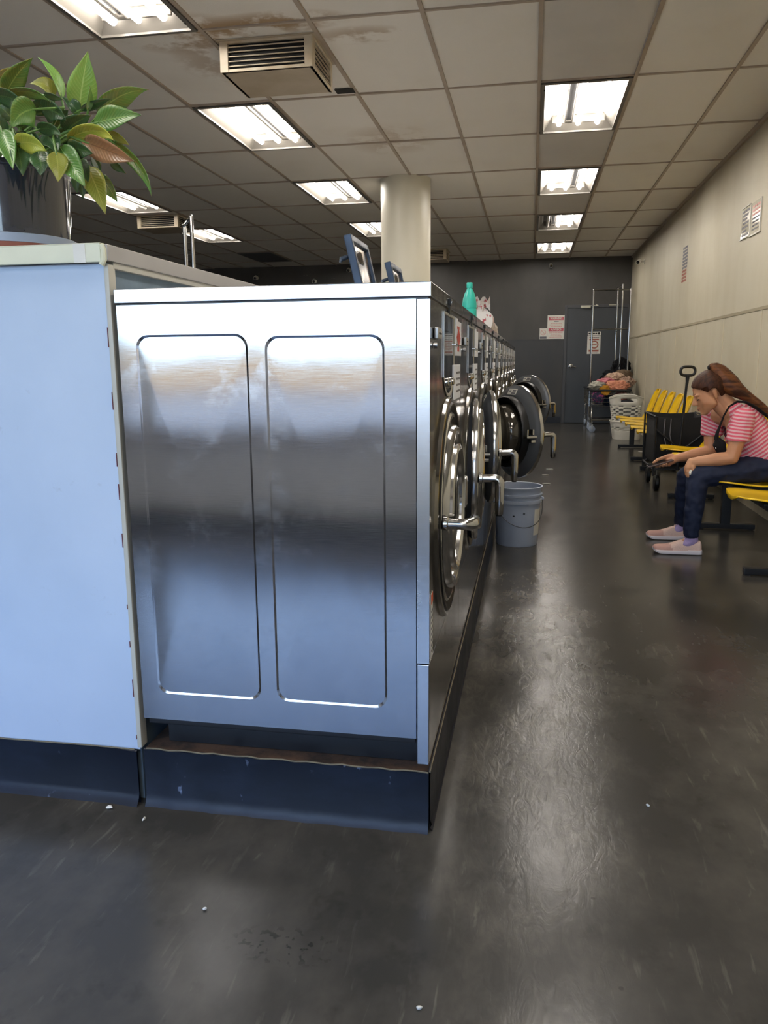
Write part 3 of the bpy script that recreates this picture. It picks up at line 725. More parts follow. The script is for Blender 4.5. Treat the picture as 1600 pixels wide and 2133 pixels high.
cove(mb, [(bx0+(bx1-.012-bx0)*i/k, by0-.001-(.006 if i == k else 0), 0, -1) for i in range(k+1)], .15, .016)
mb.build('vinyl_base', M['cove'], r, world=True, recalc=False)
mb = MB(); mb.tube([(bx0+(bx1-.02-bx0)*i/k, by0-.005, .151+.001*math.sin(i)) for i in range(k+1)], .002, n=6); mb.build('glue_edge', M['cove_edge'], r, world=True)

# ------------------------------------------------------------------ potted peace lily on the counter
PZ = 1.4145; PC = Vector((at(22, 480, 2.05).x, 2.05, PZ))
M['pot_black'] = pbr('pot_black', '262b36', .14, rvar=.1, coat=1.0, vscale=10, var=.2, bump=.05, bscale=25)
M['saucer_grey'] = pbr('saucer_grey', '9aa7ba', .4); M['terracotta'] = pbr('terracotta', '9a5f50', .6)
M['soil'] = pbr('soil', '2a2019', .95, bump=.6, bscale=60)
r = empty('potted_plant', PC, 'broad-leaved green plant in a glossy black pot on the white counter', 'potted plant')
P = lambda rad, h: (rad, h)
mb = MB(); mb.lathe([(.001, .0), (.145, .0), (.164, .03), (.167, .038), (.16, .038), (.15, .022), (.001, .02)], (0, 0, 0), n=56); mb.build('saucer', M['terracotta'], r)
mb = MB(); mb.lathe([(.145, .036), (.169, .037), (.170, .058), (.164, .06), (.155, .045)], (0, 0, 0), n=56); mb.build('saucer_rim', M['saucer_grey'], r)
mb = MB(); mb.lathe([(.001, .04), (.154, .04), (.156, .075), (.163, .222), (.168, .226), (.168, .238), (.160, .238), (.156, .20)], (0, 0, 0), n=64); mb.build('pot', M['pot_black'], r)
mb = MB(); mb.lathe([(.158, .205), (.10, .215), (.001, .22)], (0, 0, 0), n=32); mb.build('soil', M['soil'], r)
def leaf_mat(name, c1, c2, vein):
    g = G(name); n = g.noise(g.map(), 9, 4)
    c = g.mix(g.rng(n, .35, .7), c1, c2)
    uv = g.nt.nodes.new('ShaderNodeUVMap').outputs[0]; o = g.xyz(uv)
    ac = g.math('ABSOLUTE', g.math('SUBTRACT', o[0], .5))
    mid = g.rng(ac, .035, .012)
    w = g.math('SINE', g.math('MULTIPLY', g.math('SUBTRACT', o[1], g.math('MULTIPLY', ac, .45)), 95.0))
    c = g.mix(g.math('MULTIPLY', g.rng(w, .5, 1), .22), c, vein); c = g.mix(g.math('MULTIPLY', mid, .7), c, vein)
    tipb = g.math('MULTIPLY', g.rng(o[1], .95, 1.0), g.rng(n, .35, .5)); c = g.mix(tipb, c, '6b4a2a')
    g.bump(w, .12, .002)
    return g.set(Base_Color=c, Roughness=.36, Specular_IOR_Level=.5, Transmission_Weight=0.0, Subsurface_Weight=.06)
LM = {'g': leaf_mat('leaf_green', '3f6b2c', '568238', '86a85a'), 'l': leaf_mat('leaf_light', '5f8f3c', '7ba64e', 'a5c47a'), 'd': leaf_mat('leaf_dark', '203f24', '31562d', '55783f'),
      'y': leaf_mat('leaf_yellow', '8b9a34', 'b3b445', 'c8c467'), 'o': leaf_mat('leaf_olive', '6f7a2e', '8d8a38', 'a3a055'), 'b': leaf_mat('leaf_brown', '7d5a3c', '9a7350', '5d3f2a')}
M['petiole'] = pbr('petiole', '5d7f3a', .45)
def bez(a, b, c, t): return a*(1-t)**2 + b*2*t*(1-t) + c*t*t
def leaf(b, t, wid, kind, yb, yt, bow=(0, 0), roll=0.0, fold=.35, wav=.06, mid=None):
    """b, t: blade base and tip; yb, yt their depths; bow bends the midrib"""
    s = 4.638
    B = at(b[0]/s, 100+b[1]/s, yb); Tp = at(t[0]/s, 100+t[1]/s, yt)
    mx, my = ((b[0]+t[0])/2+bow[0], (b[1]+t[1])/2+bow[1])
    Mi = at(mx/s, 100+my/s, (yb+yt)/2-.01)
    Wd = wid/s/FPX*2.05*.5*1.14
    n, m = 14, 6; rows = []; uvs = []
    for i in range(n+1):
        u = i/n; p = bez(B, Mi, Tp, u); tg = (bez(B, Mi, Tp, min(1, u+.02))-bez(B, Mi, Tp, max(0, u-.02))).normalized()
        view = (p-CAMP).normalized(); side = tg.cross(view).normalized(); nor = side.cross(tg).normalized()
        side = Matrix.Rotation(roll, 3, tg) @ side; nor = Matrix.Rotation(roll, 3, tg) @ nor
        prof = (math.sin(PI*min(1, u**.74))**.95)*(1.05-.5*u*u) if 0 < u < 1 else 0
        w = Wd*max(prof*1.12, .03 if u < .5 else .01)
        row = []
        for j in range(m+1):
            v = (j/m-.5)*2
            q = p + side*(w*v) + nor*(-w*fold*(abs(v)**1.3)) + nor*(wav*Wd*math.sin(u*9+v*1.5)*abs(v))
            row.append(q)
        rows.append(row)
    mb = MB(); vs = mb.grid(rows)
    uvl = mb.bm.loops.layers.uv.new('UVMap'); idx = {}
    for i in range(n+1):
        for j in range(m+1): idx[vs[i][j]] = (j/m, i/n)
    for f in mb.bm.faces:
        for l in f.loops: l[uvl].uv = idx[l.vert]
    o = mb.build('leaf', LM[kind], r, angle=180, world=True)
    if kind == 'b': o['label'] = 'withered brown leaf'
    elif kind == 'y': o['label'] = 'yellowing leaf'
    md = o.modifiers.new('t', 'SOLIDIFY'); md.thickness = .0012
    root = PC + Vector((random.uniform(-.07, .09), random.uniform(-.07, .07), .2))
    if abs(B.x-root.x) > .25: root.x = PC.x+.08*(1 if B.x > PC.x else -1)
    tg = (Mi-B).normalized(); k1 = B - tg*.07
    mp = (root+k1)/2 + Vector((0, 0, .05))
    pts = [bez(root, mp, k1, q/5) for q in range(6)] + [B, bez(B, Mi, Tp, .12)]
    mb = MB(); mb.tube(pts, [.0045, .0042, .004, .0038, .0036, .0034, .0028, .0015], n=6); mb.build('stem', M['petiole'], r, world=True)
F, Bk, Md = 1.9, 2.14, 2.03
leaf((760, 620), (850, 30), 225, 'l', 2.03, 2.0, (-10, 0), .2, .25)
leaf((950, 640), (1440, 400), 190, 'g', 2.05, 2.0, (-60, -120), .5, .3)
leaf((900, 730), (1360, 645), 175, 'g', 1.97, 1.93, (20, -30), -.4, .3)
leaf((650, 880), (1105, 900), 150, 'y', 1.95, 1.87, (80, -190), .6, .3)
leaf((800, 900), (1300, 1095), 170, 'b', 1.92, 1.84, (40, 10), .3, .5, .12)
leaf((660, 960), (900, 1020), 130, 'd', 1.9, 1.85, (10, -20), .4)
leaf((1040, 880), (1460, 1430), 95, 'g', 2.0, 1.95, (170, -40), .5, .5)
leaf((1020, 830), (1245, 940), 80, 'o', 2.02, 1.95, (30, -30), .4)
leaf((600, 490), (365, 88), 95, 'l', 2.08, 2.08, (80, -60), .7, .4)
leaf((50, 450), (320, 90), 170, 'g', 2.1, 2.05, (-30, -40), .2)
leaf((-60, 330), (150, 185), 80, 'o', 2.1, 2.05, (0, -50), .5)
leaf((40, 450), (490, 520), 130, 'g', 2.02, 1.95, (40, -130), .9, .3)
leaf((510, 470), (280, 350), 130, 'o', 2.08, 2.05, (80, -110), .6, .3)
leaf((-60, 460), (225, 570), 150, 'd', 1.98, 1.93, (60, -60), .5)
leaf((350, 590), (120, 770), 210, 'g', 1.92, 1.87, (-70, -80), -.2, .25)
leaf((400, 590), (640, 700), 160, 'd', 2.0, 1.95, (20, -60), .3)
leaf((360, 790), (595, 850), 100, 'd', 1.92, 1.86, (30, -80), .4)
leaf((160, 930), (450, 1000), 150, 'y', 1.88, 1.82, (10, -90), .4, .3)
leaf((420, 820), (545, 1030), 150, 'd', 1.93, 1.87, (60, -20), .1)
leaf((10, 790), (125, 1175), 150, 'g', 1.9, 1.83, (30, -20), .2)
leaf((170, 960), (220, 1235), 130, 'd', 1.88, 1.85, (10, 0), -.2)
leaf((370, 1000), (385, 1235), 150, 'd', 1.88, 1.85, (40, 0), .3)
leaf((540, 1000), (560, 1295), 145, 'o', 1.87, 1.83, (20, 0), 0, .2)
leaf((570, 950), (825, 1345), 180, 'g', 1.9, 1.84, (20, 0), .2, .3)
leaf((780, 1080), (850, 1300), 100, 'd', 1.93, 1.9, (20, 0), .4)
leaf((840, 1150), (1020, 1610), 165, 'o', 1.95, 1.9, (20, -30), .1, .3)
leaf((960, 1240), (1135, 1495), 110, 'g', 2.0, 1.97, (20, -20), .4)
leaf((890, 1030), (975, 1235), 80, 'd', 1.97, 1.95, (20, -10), .5)
leaf((1060, 1090), (1215, 1215), 70, 'd', 1.98, 1.95, (0, -10), .5)
leaf((640, 810), (880, 650), 170, 'd', 2.0, 1.95, (-30, -30), .3)
leaf((850, 610), (872, 370), 60, 'g', 1.98, 1.96, (10, 0), .7)
leaf((780, 600), (1085, 490), 80, 'd', 2.0, 1.97, (-10, -30), .6)
leaf((750, 620), (600, 470), 110, 'd', 2.02, 2.0, (40, 0), .5)
leaf((420, 455), (610, 505), 60, 'd', 2.03, 2.0, (10, -20), .6)
leaf((735, 1230), (745, 1400), 70, 'd', 2.0, 2.0, (-10, 0), .2)
leaf((770, 1280), (800, 1460), 60, 'd', 2.02, 2.02, (20, 0), .2)
leaf((120, 690), (-20, 560), 150, 'd', 2.05, 2.03, (0, -30), .3)
leaf((200, 780), (330, 700), 160, 'd', 2.05, 2.02, (0, -30), .3)
leaf((330, 640), (470, 480), 130, 'd', 2.1, 2.1, (0, -30), .3)
leaf((500, 760), (660, 600), 150, 'd', 2.1, 2.08, (0, -20), .3)
leaf((560, 900), (740, 760), 140, 'd', 2.03, 2.0, (0, -20), .3)
leaf((60, 840), (-150, 700), 150, 'd', 2.0, 1.97, (0, -60), .3)
leaf((40, 900), (-120, 1080), 150, 'g', 1.92, 1.86, (-40, -40), .2)
leaf((260, 900), (120, 860), 110, 'd', 1.95, 1.92, (0, -30), .3)
leaf((300, 880), (400, 940), 130, 'd', 1.97, 1.95, (0, -20), .3)
leaf((-40, 600), (-330, 300), 190, 'g', 2.1, 2.05, (-40, -80), .3)
leaf((-60, 640), (-420, 560), 180, 'g', 2.1, 2.05, (0, -120), .3)
leaf((0, 500), (-120, 60), 170, 'l', 2.15, 2.15, (-40, 0), .3)
# ------------------------------------------------------------------ things on and beside the washers
M['bucket_grey'] = pbr('bucket_grey', 'a5b0c4', .4, var=.05, vscale=6)
M['wire'] = pbr('wire', '55595e', .35, metal=.9)
r = empty('bucket', (-.068, 4.985, 0), 'grey plastic bucket with wire handle on the floor beside the washers', 'bucket')
mb = MB(); mb.lathe([(.001, .004), (.120, .004), (.124, 0), (.128, .006), (.140, .270), (.150, .272), (.151, .290), (.142, .294), (.143, .312), (.153, .314), (.154, .326), (.144, .330), (.146, .362), (.154, .364), (.155, .372), (.150, .374), (.143, .372), (.139, .30), (.122, .012), (.001, .01)], n=56)
mb.build('pail', M['bucket_grey'], r, angle=50)
pts = []
for i in range(25):
    a = R(-62-150*i/24+100); q = i/24
    ang = R(15-170*q); dz = .285-.155*math.sin(PI*q)**.8
    rad = .136+(.012 if 0 < i < 24 else .016)+ .006
    pts.append((rad*math.cos(ang), rad*math.sin(ang), dz))
mb = MB(); mb.tube(pts, .0026, n=6); mb.build('bail_handle', M['wire'], r)
mb = MB()
for q in (pts[0], pts[-1]): mb.sphere(q, (.012, .012, .014), 2)
mb.build('handle_ear', M['bucket_grey'], r)
mb = MB(); rows = [[((.1285+.0435*z)*math.cos(a)*1.012, (.1285+.0435*z)*math.sin(a)*1.012, z) for a in [R(-40+34*i/8) for i in range(9)]] for z in (.07, .12, .18, .235)]
mb.grid(rows); mb.build('paper_label', M['sign_white'], r)
M['debris'] = pbr('debris', 'd9d9d2', .7)
mb = MB()
for a, z in ((-98, .2), (-72, .215)): mb.sphere(((.132+.04*z)*math.cos(R(a)), (.132+.04*z)*math.sin(R(a)), z), (.008, .003, .004), 1)
mb.build('dark_smudge', M['dark_gap'], r)

M['teal_plastic'] = pbr('teal_plastic', '2fb3a2', .3, sub=.1, var=.05, vscale=9)
bp = at(983, 640, 4.72); 
r = empty('detergent_bottle', (-.36, 4.66, 1.311), 'turquoise plastic bottle standing on top of the washer row', 'bottle')
mb = MB(); mb.lathe([(.001, 0), (.036, 0), (.041, .006), (.0415, .118), (.0395, .12), (.0395, .124), (.0415, .126), (.0405, .15), (.036, .18), (.027, .208), (.017, .228), (.0145, .236), (.001, .237)], n=40); mb.build('bottle_body', M['teal_plastic'], r)
mb = MB(); mb.lathe([(.001, .236), (.0165, .236), (.0175, .24), (.0175, .262), (.0155, .266), (.001, .266)], n=28); mb.build('cap', M['teal_plastic'], r)
g = G('bag_print'); n = g.noise(g.map(), 16, 3, .6)
M['bag_print'] = g.set(Base_Color=g.mix(g.rng(n, .56, .6), 'd8d2cb', 'b4454a'), Roughness=.35)
r = empty('detergent_bag', (-.37, 6.55, 1.311), 'crumpled white and red plastic bag lying behind the turquoise bottle', 'bag')
mb = MB(); rows = []
for i in range(13):
    u = i/12; row = []
    hh = .205*(1-.72*u**1.2); ww = .11
    for j in range(24):
        a = 2*PI*j/24; rr = 1+.14*noise.noise(Vector((math.cos(a)*2, math.sin(a)*2, u*5)))
        row.append((ww*math.cos(a)*rr*.8, -.75+1.25*u+(.02*noise.noise(Vector((a, u*7, 3)))), max(0, hh/2+hh/2*math.sin(a)*rr)))
    rows.append(row)
vs = mb.grid(rows, closev=True); mb.bm.faces.new(vs[0]); mb.bm.faces.new(vs[-1][::-1]); mb._new(); mb.build('sack', M['bag_print'], r, angle=60)
mb = MB(); mb.grid([[(-.07+.14*i/8, -.76-.03*k, .19+.035*k+.02*math.sin(i*2.2+k)) for i in range(9)] for k in range(3)]); mb.build('twisted_top', M['bag_print'], r)

# small scraps and lint on the floor, flat white spots in the aisle
def scrap(px, py, sx, sy, label):
    p = atz(px, py, .004); mb = MB(); mb.sphere((0, 0, 0), (sx, sy, .004), 2)
    for v in mb.bm.verts: v.co += Vector((noise.noise(v.co*90+p), noise.noise(v.co*80-p), 0))*.004
    o = mb.build('white_spot', M['debris']); o.location = p; tag(o, label, 'scrap', 'white scraps on the floor')
scrap(228, 1681, .0085, .006, 'largest white scrap at the foot of the white bulkhead')
scrap(1145, 977, .04, .012, 'farthest flat white spot on the aisle floor under the open washer door')
scrap(1136, 989, .035, .012, 'middle flat white spot on the aisle floor under the open washer door')
scrap(1138, 1007, .04, .011, 'nearest flat white spot on the aisle floor above the bucket')
scrap(426, 1893, .0035, .0025, 'tiny white fleck on the bare floor in front of the plinth')
scrap(1350, 1678, .005, .003, 'tiny white fleck alone on the right half of the floor')
scrap(300, 1706, .002, .007, 'thin white sliver on the floor below the bulkhead corner')
scrap(872, 2098, .005, .004, 'small white fleck near the bottom of the picture')
scrap(1337, 941, .05, .03, 'pale crumpled scrap under the far yellow bench')

# ------------------------------------------------------------------ yellow shell benches
M['yellow'] = pbr('yellow', 'e8bd18', .22, var=.05, vscale=6, coat=.2)
M['yellow_old'] = M['yellow']
def shell(parent, y, first=None):
    # centre line of the moulded seat, front lip to top of back
    prof = [(1.062, .408, .09), (1.064, .424, .135), (1.085, .434, .172), (1.14, .431, .196), (1.22, .422, .205), (1.31, .414, .205), (1.385, .415, .202), (1.432, .432, .198), (1.462, .47, .195), (1.484, .53, .192), (1.507, .60, .188), (1.531, .67, .18), (1.555, .73, .160), (1.567, .762, .13), (1.573, .780, .085), (1.574, .787, .03)]
    m = 12; rows = []
    for x, z, w in prof:
        row = []
        for j in range(m+1):
            v = (j/m-.5)*2; e = abs(v)**3
            lip = -.014*max(0, abs(v)-.8)/.2
            if z < .45 and x < 1.42: row.append((x-1.32, w*v, z+.028*e+lip-.012+(.012 if x < 1.07 else 0)))
            else: row.append((x-1.32-.035*e, w*v, z+.004*e))
        rows.append(row)
    mb = MB(); mb.grid(rows); o = mb.build('seat', M['yellow'], parent, angle=80)
    md = o.modifiers.new('t', 'SOLIDIFY'); md.thickness = .007; md.offset = -1
    o.location = (0, y, 0); return o
def bench(ys, feet, label):
    y0 = sum(ys)/len(ys); r = empty('bench', (1.32, y0, 0), label, 'bench', 'yellow bench rows along the right wall')
    s = shell(r, ys[0]-y0)
    for y in ys[1:]:
        c = s.copy(); COL.objects.link(c); c.location = (0, y-y0, 0)
    for y in ys:
        mb = MB(); mb.box(-.12, .09, y-y0-.10, y-y0+.10, .386, .40, .003); mb.box(-.03, .03, y-y0-.03, y-y0+.03, .37, .386); mb.build('seat_bracket', M['black_metal'], r)
    mb = MB(); mb.box(-.03, .03, min(ys)-y0-.3, max(ys)-y0+.3, .315, .37, .004); mb.build('beam', M['black_metal'], r)
    for y in feet:
        mb = MB(); mb.box(-.03, .03, y-y0-.022, y-y0+.022, .035, .318, .003); mb.build('post', M['black_metal'], r)
        mb = MB(); mb.box(-.175, .19, y-y0-.025, y-y0+.025, .006, .04, .004); mb.box(-.17, -.14, y-y0-.02, y-y0+.02, 0, .006); mb.box(.15, .18, y-y0-.02, y-y0+.02, 0, .006); mb.build('foot', M['black_metal'], r)
    return r
bench([8.28, 8.79, 9.30, 9.81, 10.32], [8.62, 9.45, 10.86], 'far row of five yellow shell seats on black legs against the cream wall')
bench([4.42, 5.00, 5.58, 6.16, 6.74], [4.40, 5.62, 6.86], 'near row of yellow shell seats the woman sits on')

# ------------------------------------------------------------------ folding wagon
r = empty('folding_wagon', (1.29, 7.5, 0), 'black folding fabric wagon with pull handle parked between the yellow benches', 'wagon')
x0, x1, y0, y1 = -.215, .205, -.32, .32
mb = MB(); rows = []
for z, ins in ((.22, .02), (.25, .0), (.45, .004), (.655, -.004)):
    rows.append([(x, y, z+(.012*math.cos((x+y)*9) if z > .6 else 0)) for x, y in [(x0+ins+(x1-x0-2*ins)*t, y0+ins) for t in (0, .25, .5, .75)]+[(x1-ins, y0+ins+(y1-y0-2*ins)*t) for t in (0, .25, .5, .75)]+[(x1-ins-(x1-x0-2*ins)*t, y1-ins) for t in (0, .25, .5, .75)]+[(x0+ins, y1-ins-(y1-y0-2*ins)*t) for t in (0, .25, .5, .75)]])
vs = mb.grid(rows, closev=True); mb.bm.faces.new(vs[0]); mb._new()
o = mb.build('fabric_body', M['black_fabric'], r, angle=50); md = o.modifiers.new('t', 'SOLIDIFY'); md.thickness = .006
mb = MB()
for y in (y0-.012, y1+.012):
    mb.tube([(x0-.01, y, .18), (x1+.01, y, .55)], .008, n=8); mb.tube([(x1+.01, y, .18), (x0-.01, y, .55)], .008, n=8)
for x in (x0-.012, x1+.012):
    for y in (y0-.012, y1+.012): mb.tube([(x, y, .14), (x, y, .655)], .009, n=8)
    mb.tube([(x, y0, .655), (x, y1, .655)], .008, n=8)
    mb.tube([(x, y0, .2), (x, y1, .2)], .008, n=8)
for y in (y0-.012, y1+.012): mb.tube([(x0-.012, y, .2), (x1+.012, y, .2)], .008, n=8)
mb.build('frame', M['black_metal'], r)
mb = MB()
for x, y in ((-.1, y0-.006), (-.15, y0-.006)): mb.tube([(x, y, .64), (x-.005, y-.006, .5), (x+.03, y-.004, .36)], .004, n=6)
mb.build('strap', M['grey_ink'], r)
for x in (x0+.03, x1-.03):
    for y in (y0+.06, y1-.06):
        mb = MB(); mb.lathe([(.02, -.018), (.062, -.02), (.07, -.012), (.07, .012), (.062, .02), (.02, .018)], (x, y, .07), (1, 0, 0), 28, closed=True); wv = mb.build('wheel', M['black_rubber'], r)
        mb = MB(); mb.lathe([(.001, -.016), (.022, -.017), (.03, -.01), (.03, .01), (.022, .017), (.001, .016)], (x, y, .07), (1, 0, 0), 20); mb.tube([(x, y, .07), (x, y, .18)], .008, n=8); mb.build('hub', M['chrome_dull'], wv)
mb = MB(); a, b = Vector((-.03, y0-.03, .2)), Vector((.002, y0-.06, 1.0)); mb.tube([a, b], .011, n=10)
mb.build('pull_rod', M['black_metal'], r)
mb = MB(); mb.tube([b+Vector((.058*math.copysign(abs(math.cos(t))**.6, math.cos(t)), 0, .043+.036*math.copysign(abs(math.sin(t))**.8, math.sin(t)))) for t in [2*PI*i/28 for i in range(28)]], .012, n=8, closed=True); mb.tube([b-Vector((0, 0, .07)), b+Vector((0, 0, .01))], [.011, .018], n=10)
mb.build('pull_handle', M['black_plastic'], r)

# ------------------------------------------------------------------ laundry baskets
M['basket_white'] = pbr('basket_white', 'd6d3c8', .4, var=.04, vscale=6)
def basket(name, loc, rx0, ry0, rx1, ry1, h, pw, rows_holes, label, handle, rz=0):
    r = empty(name, loc, label, 'laundry basket', 'white laundry baskets', rz)
    NU, NV = 44, 26; th = []
    def pt(u, v, inset=0):
        a = 2*PI*u/NU; k = v/NV; rx, ry = rx0+(rx1-rx0)*k-inset, ry0+(ry1-ry0)*k-inset
        c, s = math.cos(a), math.sin(a); e = 2/pw
        top = handle*max(0, abs(s)**3)*max(0, k-.8)/.2
        return (rx*math.copysign(abs(c)**e, c), ry*math.copysign(abs(s)**e, s), h*k+top)
    mb = MB(); vs = [[mb.bm.verts.new(pt(u, v)) for v in range(NV+1)] for u in range(NU)]
    for u in range(NU):
        for v in range(NV):
            hole = False
            if rows_holes[0] <= v < rows_holes[1]:
                rr = (v-rows_holes[0])//2
                hole = (v-rows_holes[0]) % 2 == 0 and (u+2*(rr % 2)) % 4 < 2
            if handle and v in (NV-4, NV-3) and abs((u % (NU//2))-NU//4) < 3: hole = True
            if not hole: mb.bm.faces.new([vs[u][v], vs[(u+1) % NU][v], vs[(u+1) % NU][v+1], vs[u][v+1]])
    mb.bm.faces.new([vs[u][0] for u in range(NU)][::-1])
    lo = [v for v in mb.bm.verts if not v.link_faces]; bmesh.ops.delete(mb.bm, geom=lo, context='VERTS'); mb._new()
    o = mb.build('basket_wall', M['basket_white'], r, angle=60); md = o.modifiers.new('t', 'SOLIDIFY'); md.thickness = .005
    mb = MB(); mb.tube([Vector(pt(u, NV))+Vector((0, 0, 0)) for u in range(NU)], .008, n=8, closed=True); mb.build('rim', M['basket_white'], r)
    return r
basket('laundry_basket', (1.39, 12.15, 0), .19, .24, .235, .28, .26, 3.2, (13, 19), 'lower white laundry basket standing on the floor below the tall one', 0)
basket('laundry_basket', (1.37, 12.15, .215), .19, .15, .24, .205, .375, 2.8, (4, 20), 'tall perforated white laundry basket set inside the lower basket', .05)

# ------------------------------------------------------------------ laundry carts with hanging racks
def cart(loc, label, rz=0, pole_h=2.25, X=.30):
    r = empty('laundry_cart', loc, label, 'laundry cart', 'chrome laundry carts with hanging racks', rz)
    Y = .25
    mb = MB()
    for z in (.66, .60, .54, .48, .42): mb.tube([(-X, -Y, z), (X, -Y, z), (X, Y, z), (-X, Y, z)], .004 if z < .66 else .007, n=6, closed=True)
    for i in range(13):
        x = -X+2*X*i/12
        for y in (-Y, Y): mb.tube([(x, y, .40), (x, y, .66)], .0022, n=5)
        mb.tube([(x, -Y, .40), (x, Y, .40)], .0022, n=5)
    for i in range(11):
        y = -Y+2*Y*i/10
        for x in (-X, X): mb.tube([(x, y, .40), (x, y, .66)], .0022, n=5)
    mb.build('wire_basket', M['chrome'], r)
    mb = MB(); mb.tube([(-X-.01, -Y-.01, .665), (X+.01, -Y-.01, .665), (X+.01, Y+.01, .665), (-X-.01, Y+.01, .665)], .016, n=8, closed=True); mb.build('bumper', M['black_rubber'], r)
    mb = MB()
    for x in (-X+.02, X-.02): mb.tube([(x, -Y+.02, .16), (x, -Y+.02, .36), (x, -Y+.05, .395), (x, Y-.05, .395), (x, Y-.02, .36), (x, Y-.02, .16)], .011, n=8)
    for y in (-Y+.02, Y-.02): mb.tube([(-X+.02, y, .2), (X-.02, y, .2)], .009, n=8)
    mb.build('leg_frame', M['chrome'], r)
    for x in (-X+.02, X-.02):
        for y in (-Y+.02, Y-.02):
            mb = MB(); mb.lathe([(.001, -.012), (.045, -.013), (.052, -.008), (.052, .008), (.045, .013), (.001, .012)], (x+.015, y, .052), (0, 1, 0), 24); cw = mb.build('caster', M['saucer_grey'], r)
            mb = MB(); mb.box(x+.0, x+.03, y-.02, y-.015, .05, .125); mb.box(x+.0, x+.03, y+.015, y+.02, .05, .125); mb.cyl((x+.01, y, .115), (x+.01, y, .17), .012, n=10); mb.build('caster_fork', M['chrome_dull'], cw)
    mb = MB()
    for x in (-X+.01, X-.01): mb.tube([(x, Y, .40), (x, Y, pole_h)], .0155, n=10); mb.sphere((x, Y, pole_h), .016, 2)
    mb.build('pole', M['chrome'], r)
    mb = MB(); mb.tube([(-X+.01, Y, pole_h-.005), (X-.01, Y, pole_h-.005)], .011, n=8); mb.build('hanging_bar', M['chrome'], r)
    mb = MB(); mb.tube([(-X+.01, Y, 1.63), (X-.01, Y, 1.63)], .010, n=8); mb.build('cross_bar', M['chrome'], r)
    return r
cart((1.235, 13.35, 0), 'chrome laundry cart heaped with clothes in front of the charcoal door')
cart((1.192, 14.4, 0), 'second chrome laundry cart, seen edge-on behind the heaped one', R(-88), 2.37)
cart((-2.81, 5.80, 0), 'chrome hanging rack cart rising behind the white bulkhead on the left', R(-58.5), 2.2, .21)

def cloth_mat(name, c1, c2, sc=14, lo=.45, hi=.6): 
    g = G(name); n = g.noise(g.map(), sc, 3, .6); g.bump(g.noise(g.map(), 60, 2), .3, .004)
    return g.set(Base_Color=g.mix(g.rng(n, lo, hi), c1, c2), Roughness=.9, Specular_IOR_Level=.2)
def lump(name, c, rad, mat, label, cat, seed, amp=.25, freq=3.0, hang=None):
    mb = MB(); mb.sphere((0, 0, 0), 1.0, 5)
    for v in mb.bm.verts:
        d = v.co.normalized(); k = 1+amp*(noise.noise(d*freq+Vector((seed, 0, 0)))+.5*noise.noise(d*freq*2.3+Vector((0, seed, 0)))) - amp*.5*abs(noise.noise(d*freq*3.1+Vector((0, 0, seed))))
        q = Vector((d.x*rad[0], d.y*rad[1], d.z*rad[2]))*k
        if hang and d.y < -.3: q.z -= hang*(-d.y-.3)**1.2
        v.co = q
    o = mb.build(name, mat, angle=180); o.location = c; return tag(o, label, cat, 'clothes piled in the laundry cart')
lump('sheet', (1.06, 13.32, .73), (.15, .2, .075), cloth_mat('cl_grey', 'b3b0a4', '8f8d84'), 'grey-white sheet at the left of the clothes pile', 'cloth', 1)
lump('pink_blanket', (1.19, 13.40, .785), (.17, .16, .07), cloth_mat('cl_pink', 'c98088', 'b0646e'), 'dusty pink blanket in the middle of the clothes pile', 'blanket', 2)
lump('mustard_cloth', (1.16, 13.14, .70), (.10, .06, .045), cloth_mat('cl_must', 'b9862f', 'a37326'), 'mustard yellow cloth hanging at the front edge of the clothes pile', 'cloth', 3, hang=.16)
lump('peach_towel', (1.34, 13.2, .735), (.19, .12, .085), cloth_mat('cl_peach', 'd69478', 'c07f66', 20), 'peach towel draped over the front of the clothes pile', 'towel', 4, hang=.05)
lump('floral_blanket', (1.33, 13.5, .855), (.16, .15, .085), cloth_mat('cl_flor', 'cbb29a', '9c7d6c', 26), 'beige floral blanket bunched on top of the clothes pile', 'blanket', 5)
lump('fleece_blanket', (1.50, 13.34, .79), (.12, .14, .08), cloth_mat('cl_flor2', 'b9a08c', '94786a', 30), 'speckled beige fleece at the right end of the clothes pile', 'blanket', 6, .35)
lump('cushion', (1.47, 13.62, .90), (.15, .09, .085), cloth_mat('cl_brown', '71604e', '5f5040'), 'brown cushion lying behind the floral blanket', 'cushion', 7, .12)
lump('dark_shirt', (1.21, 13.60, .84), (.11, .1, .055), cloth_mat('cl_dark', '15161a', '202127'), 'black shirt behind the pink blanket on the clothes pile', 'shirt', 8)
lump('black_coat', (1.50, 14.28, .98), (.15, .2, .2), cloth_mat('cl_coat', '131315', '1e1e20'), 'black coat heaped on the rear cart next to the cream wall', 'coat', 9, .3)
lump('black_jacket', (1.32, 14.25, .86), (.13, .16, .11), cloth_mat('cl_coat2', '16171a', '232428'), 'low black jacket on the rear cart, left of the coat', 'jacket', 10, .35)
lump('purple_shirt', (1.05, 13.12, .57), (.095, .035, .11), cloth_mat('cl_purp', '3b3a52', 'a04a78', 22, .52, .58), 'dark purple and pink print shirt hanging over the cart front', 'shirt', 11)
lump('blue_cloth', (1.26, 13.35, .50), (.15, .17, .085), cloth_mat('cl_blue', '1d2c44', '16202f'), 'navy cloth seen through the cart wires', 'cloth', 12)
lump('salmon_cloth', (1.42, 13.33, .56), (.11, .17, .08), cloth_mat('cl_salm', 'b07a70', '96655e'), 'salmon cloth seen through the cart wires', 'cloth', 13)

lump('dark_filler', (1.37, 12.15, .43), (.17, .13, .13), cloth_mat('cl_bask', '1c1d22', '24262e'), 'added dark filler inside the tall perforated basket that makes its holes look dark', 'cloth', 15, .15)  # lump added inside so the basket holes look dark
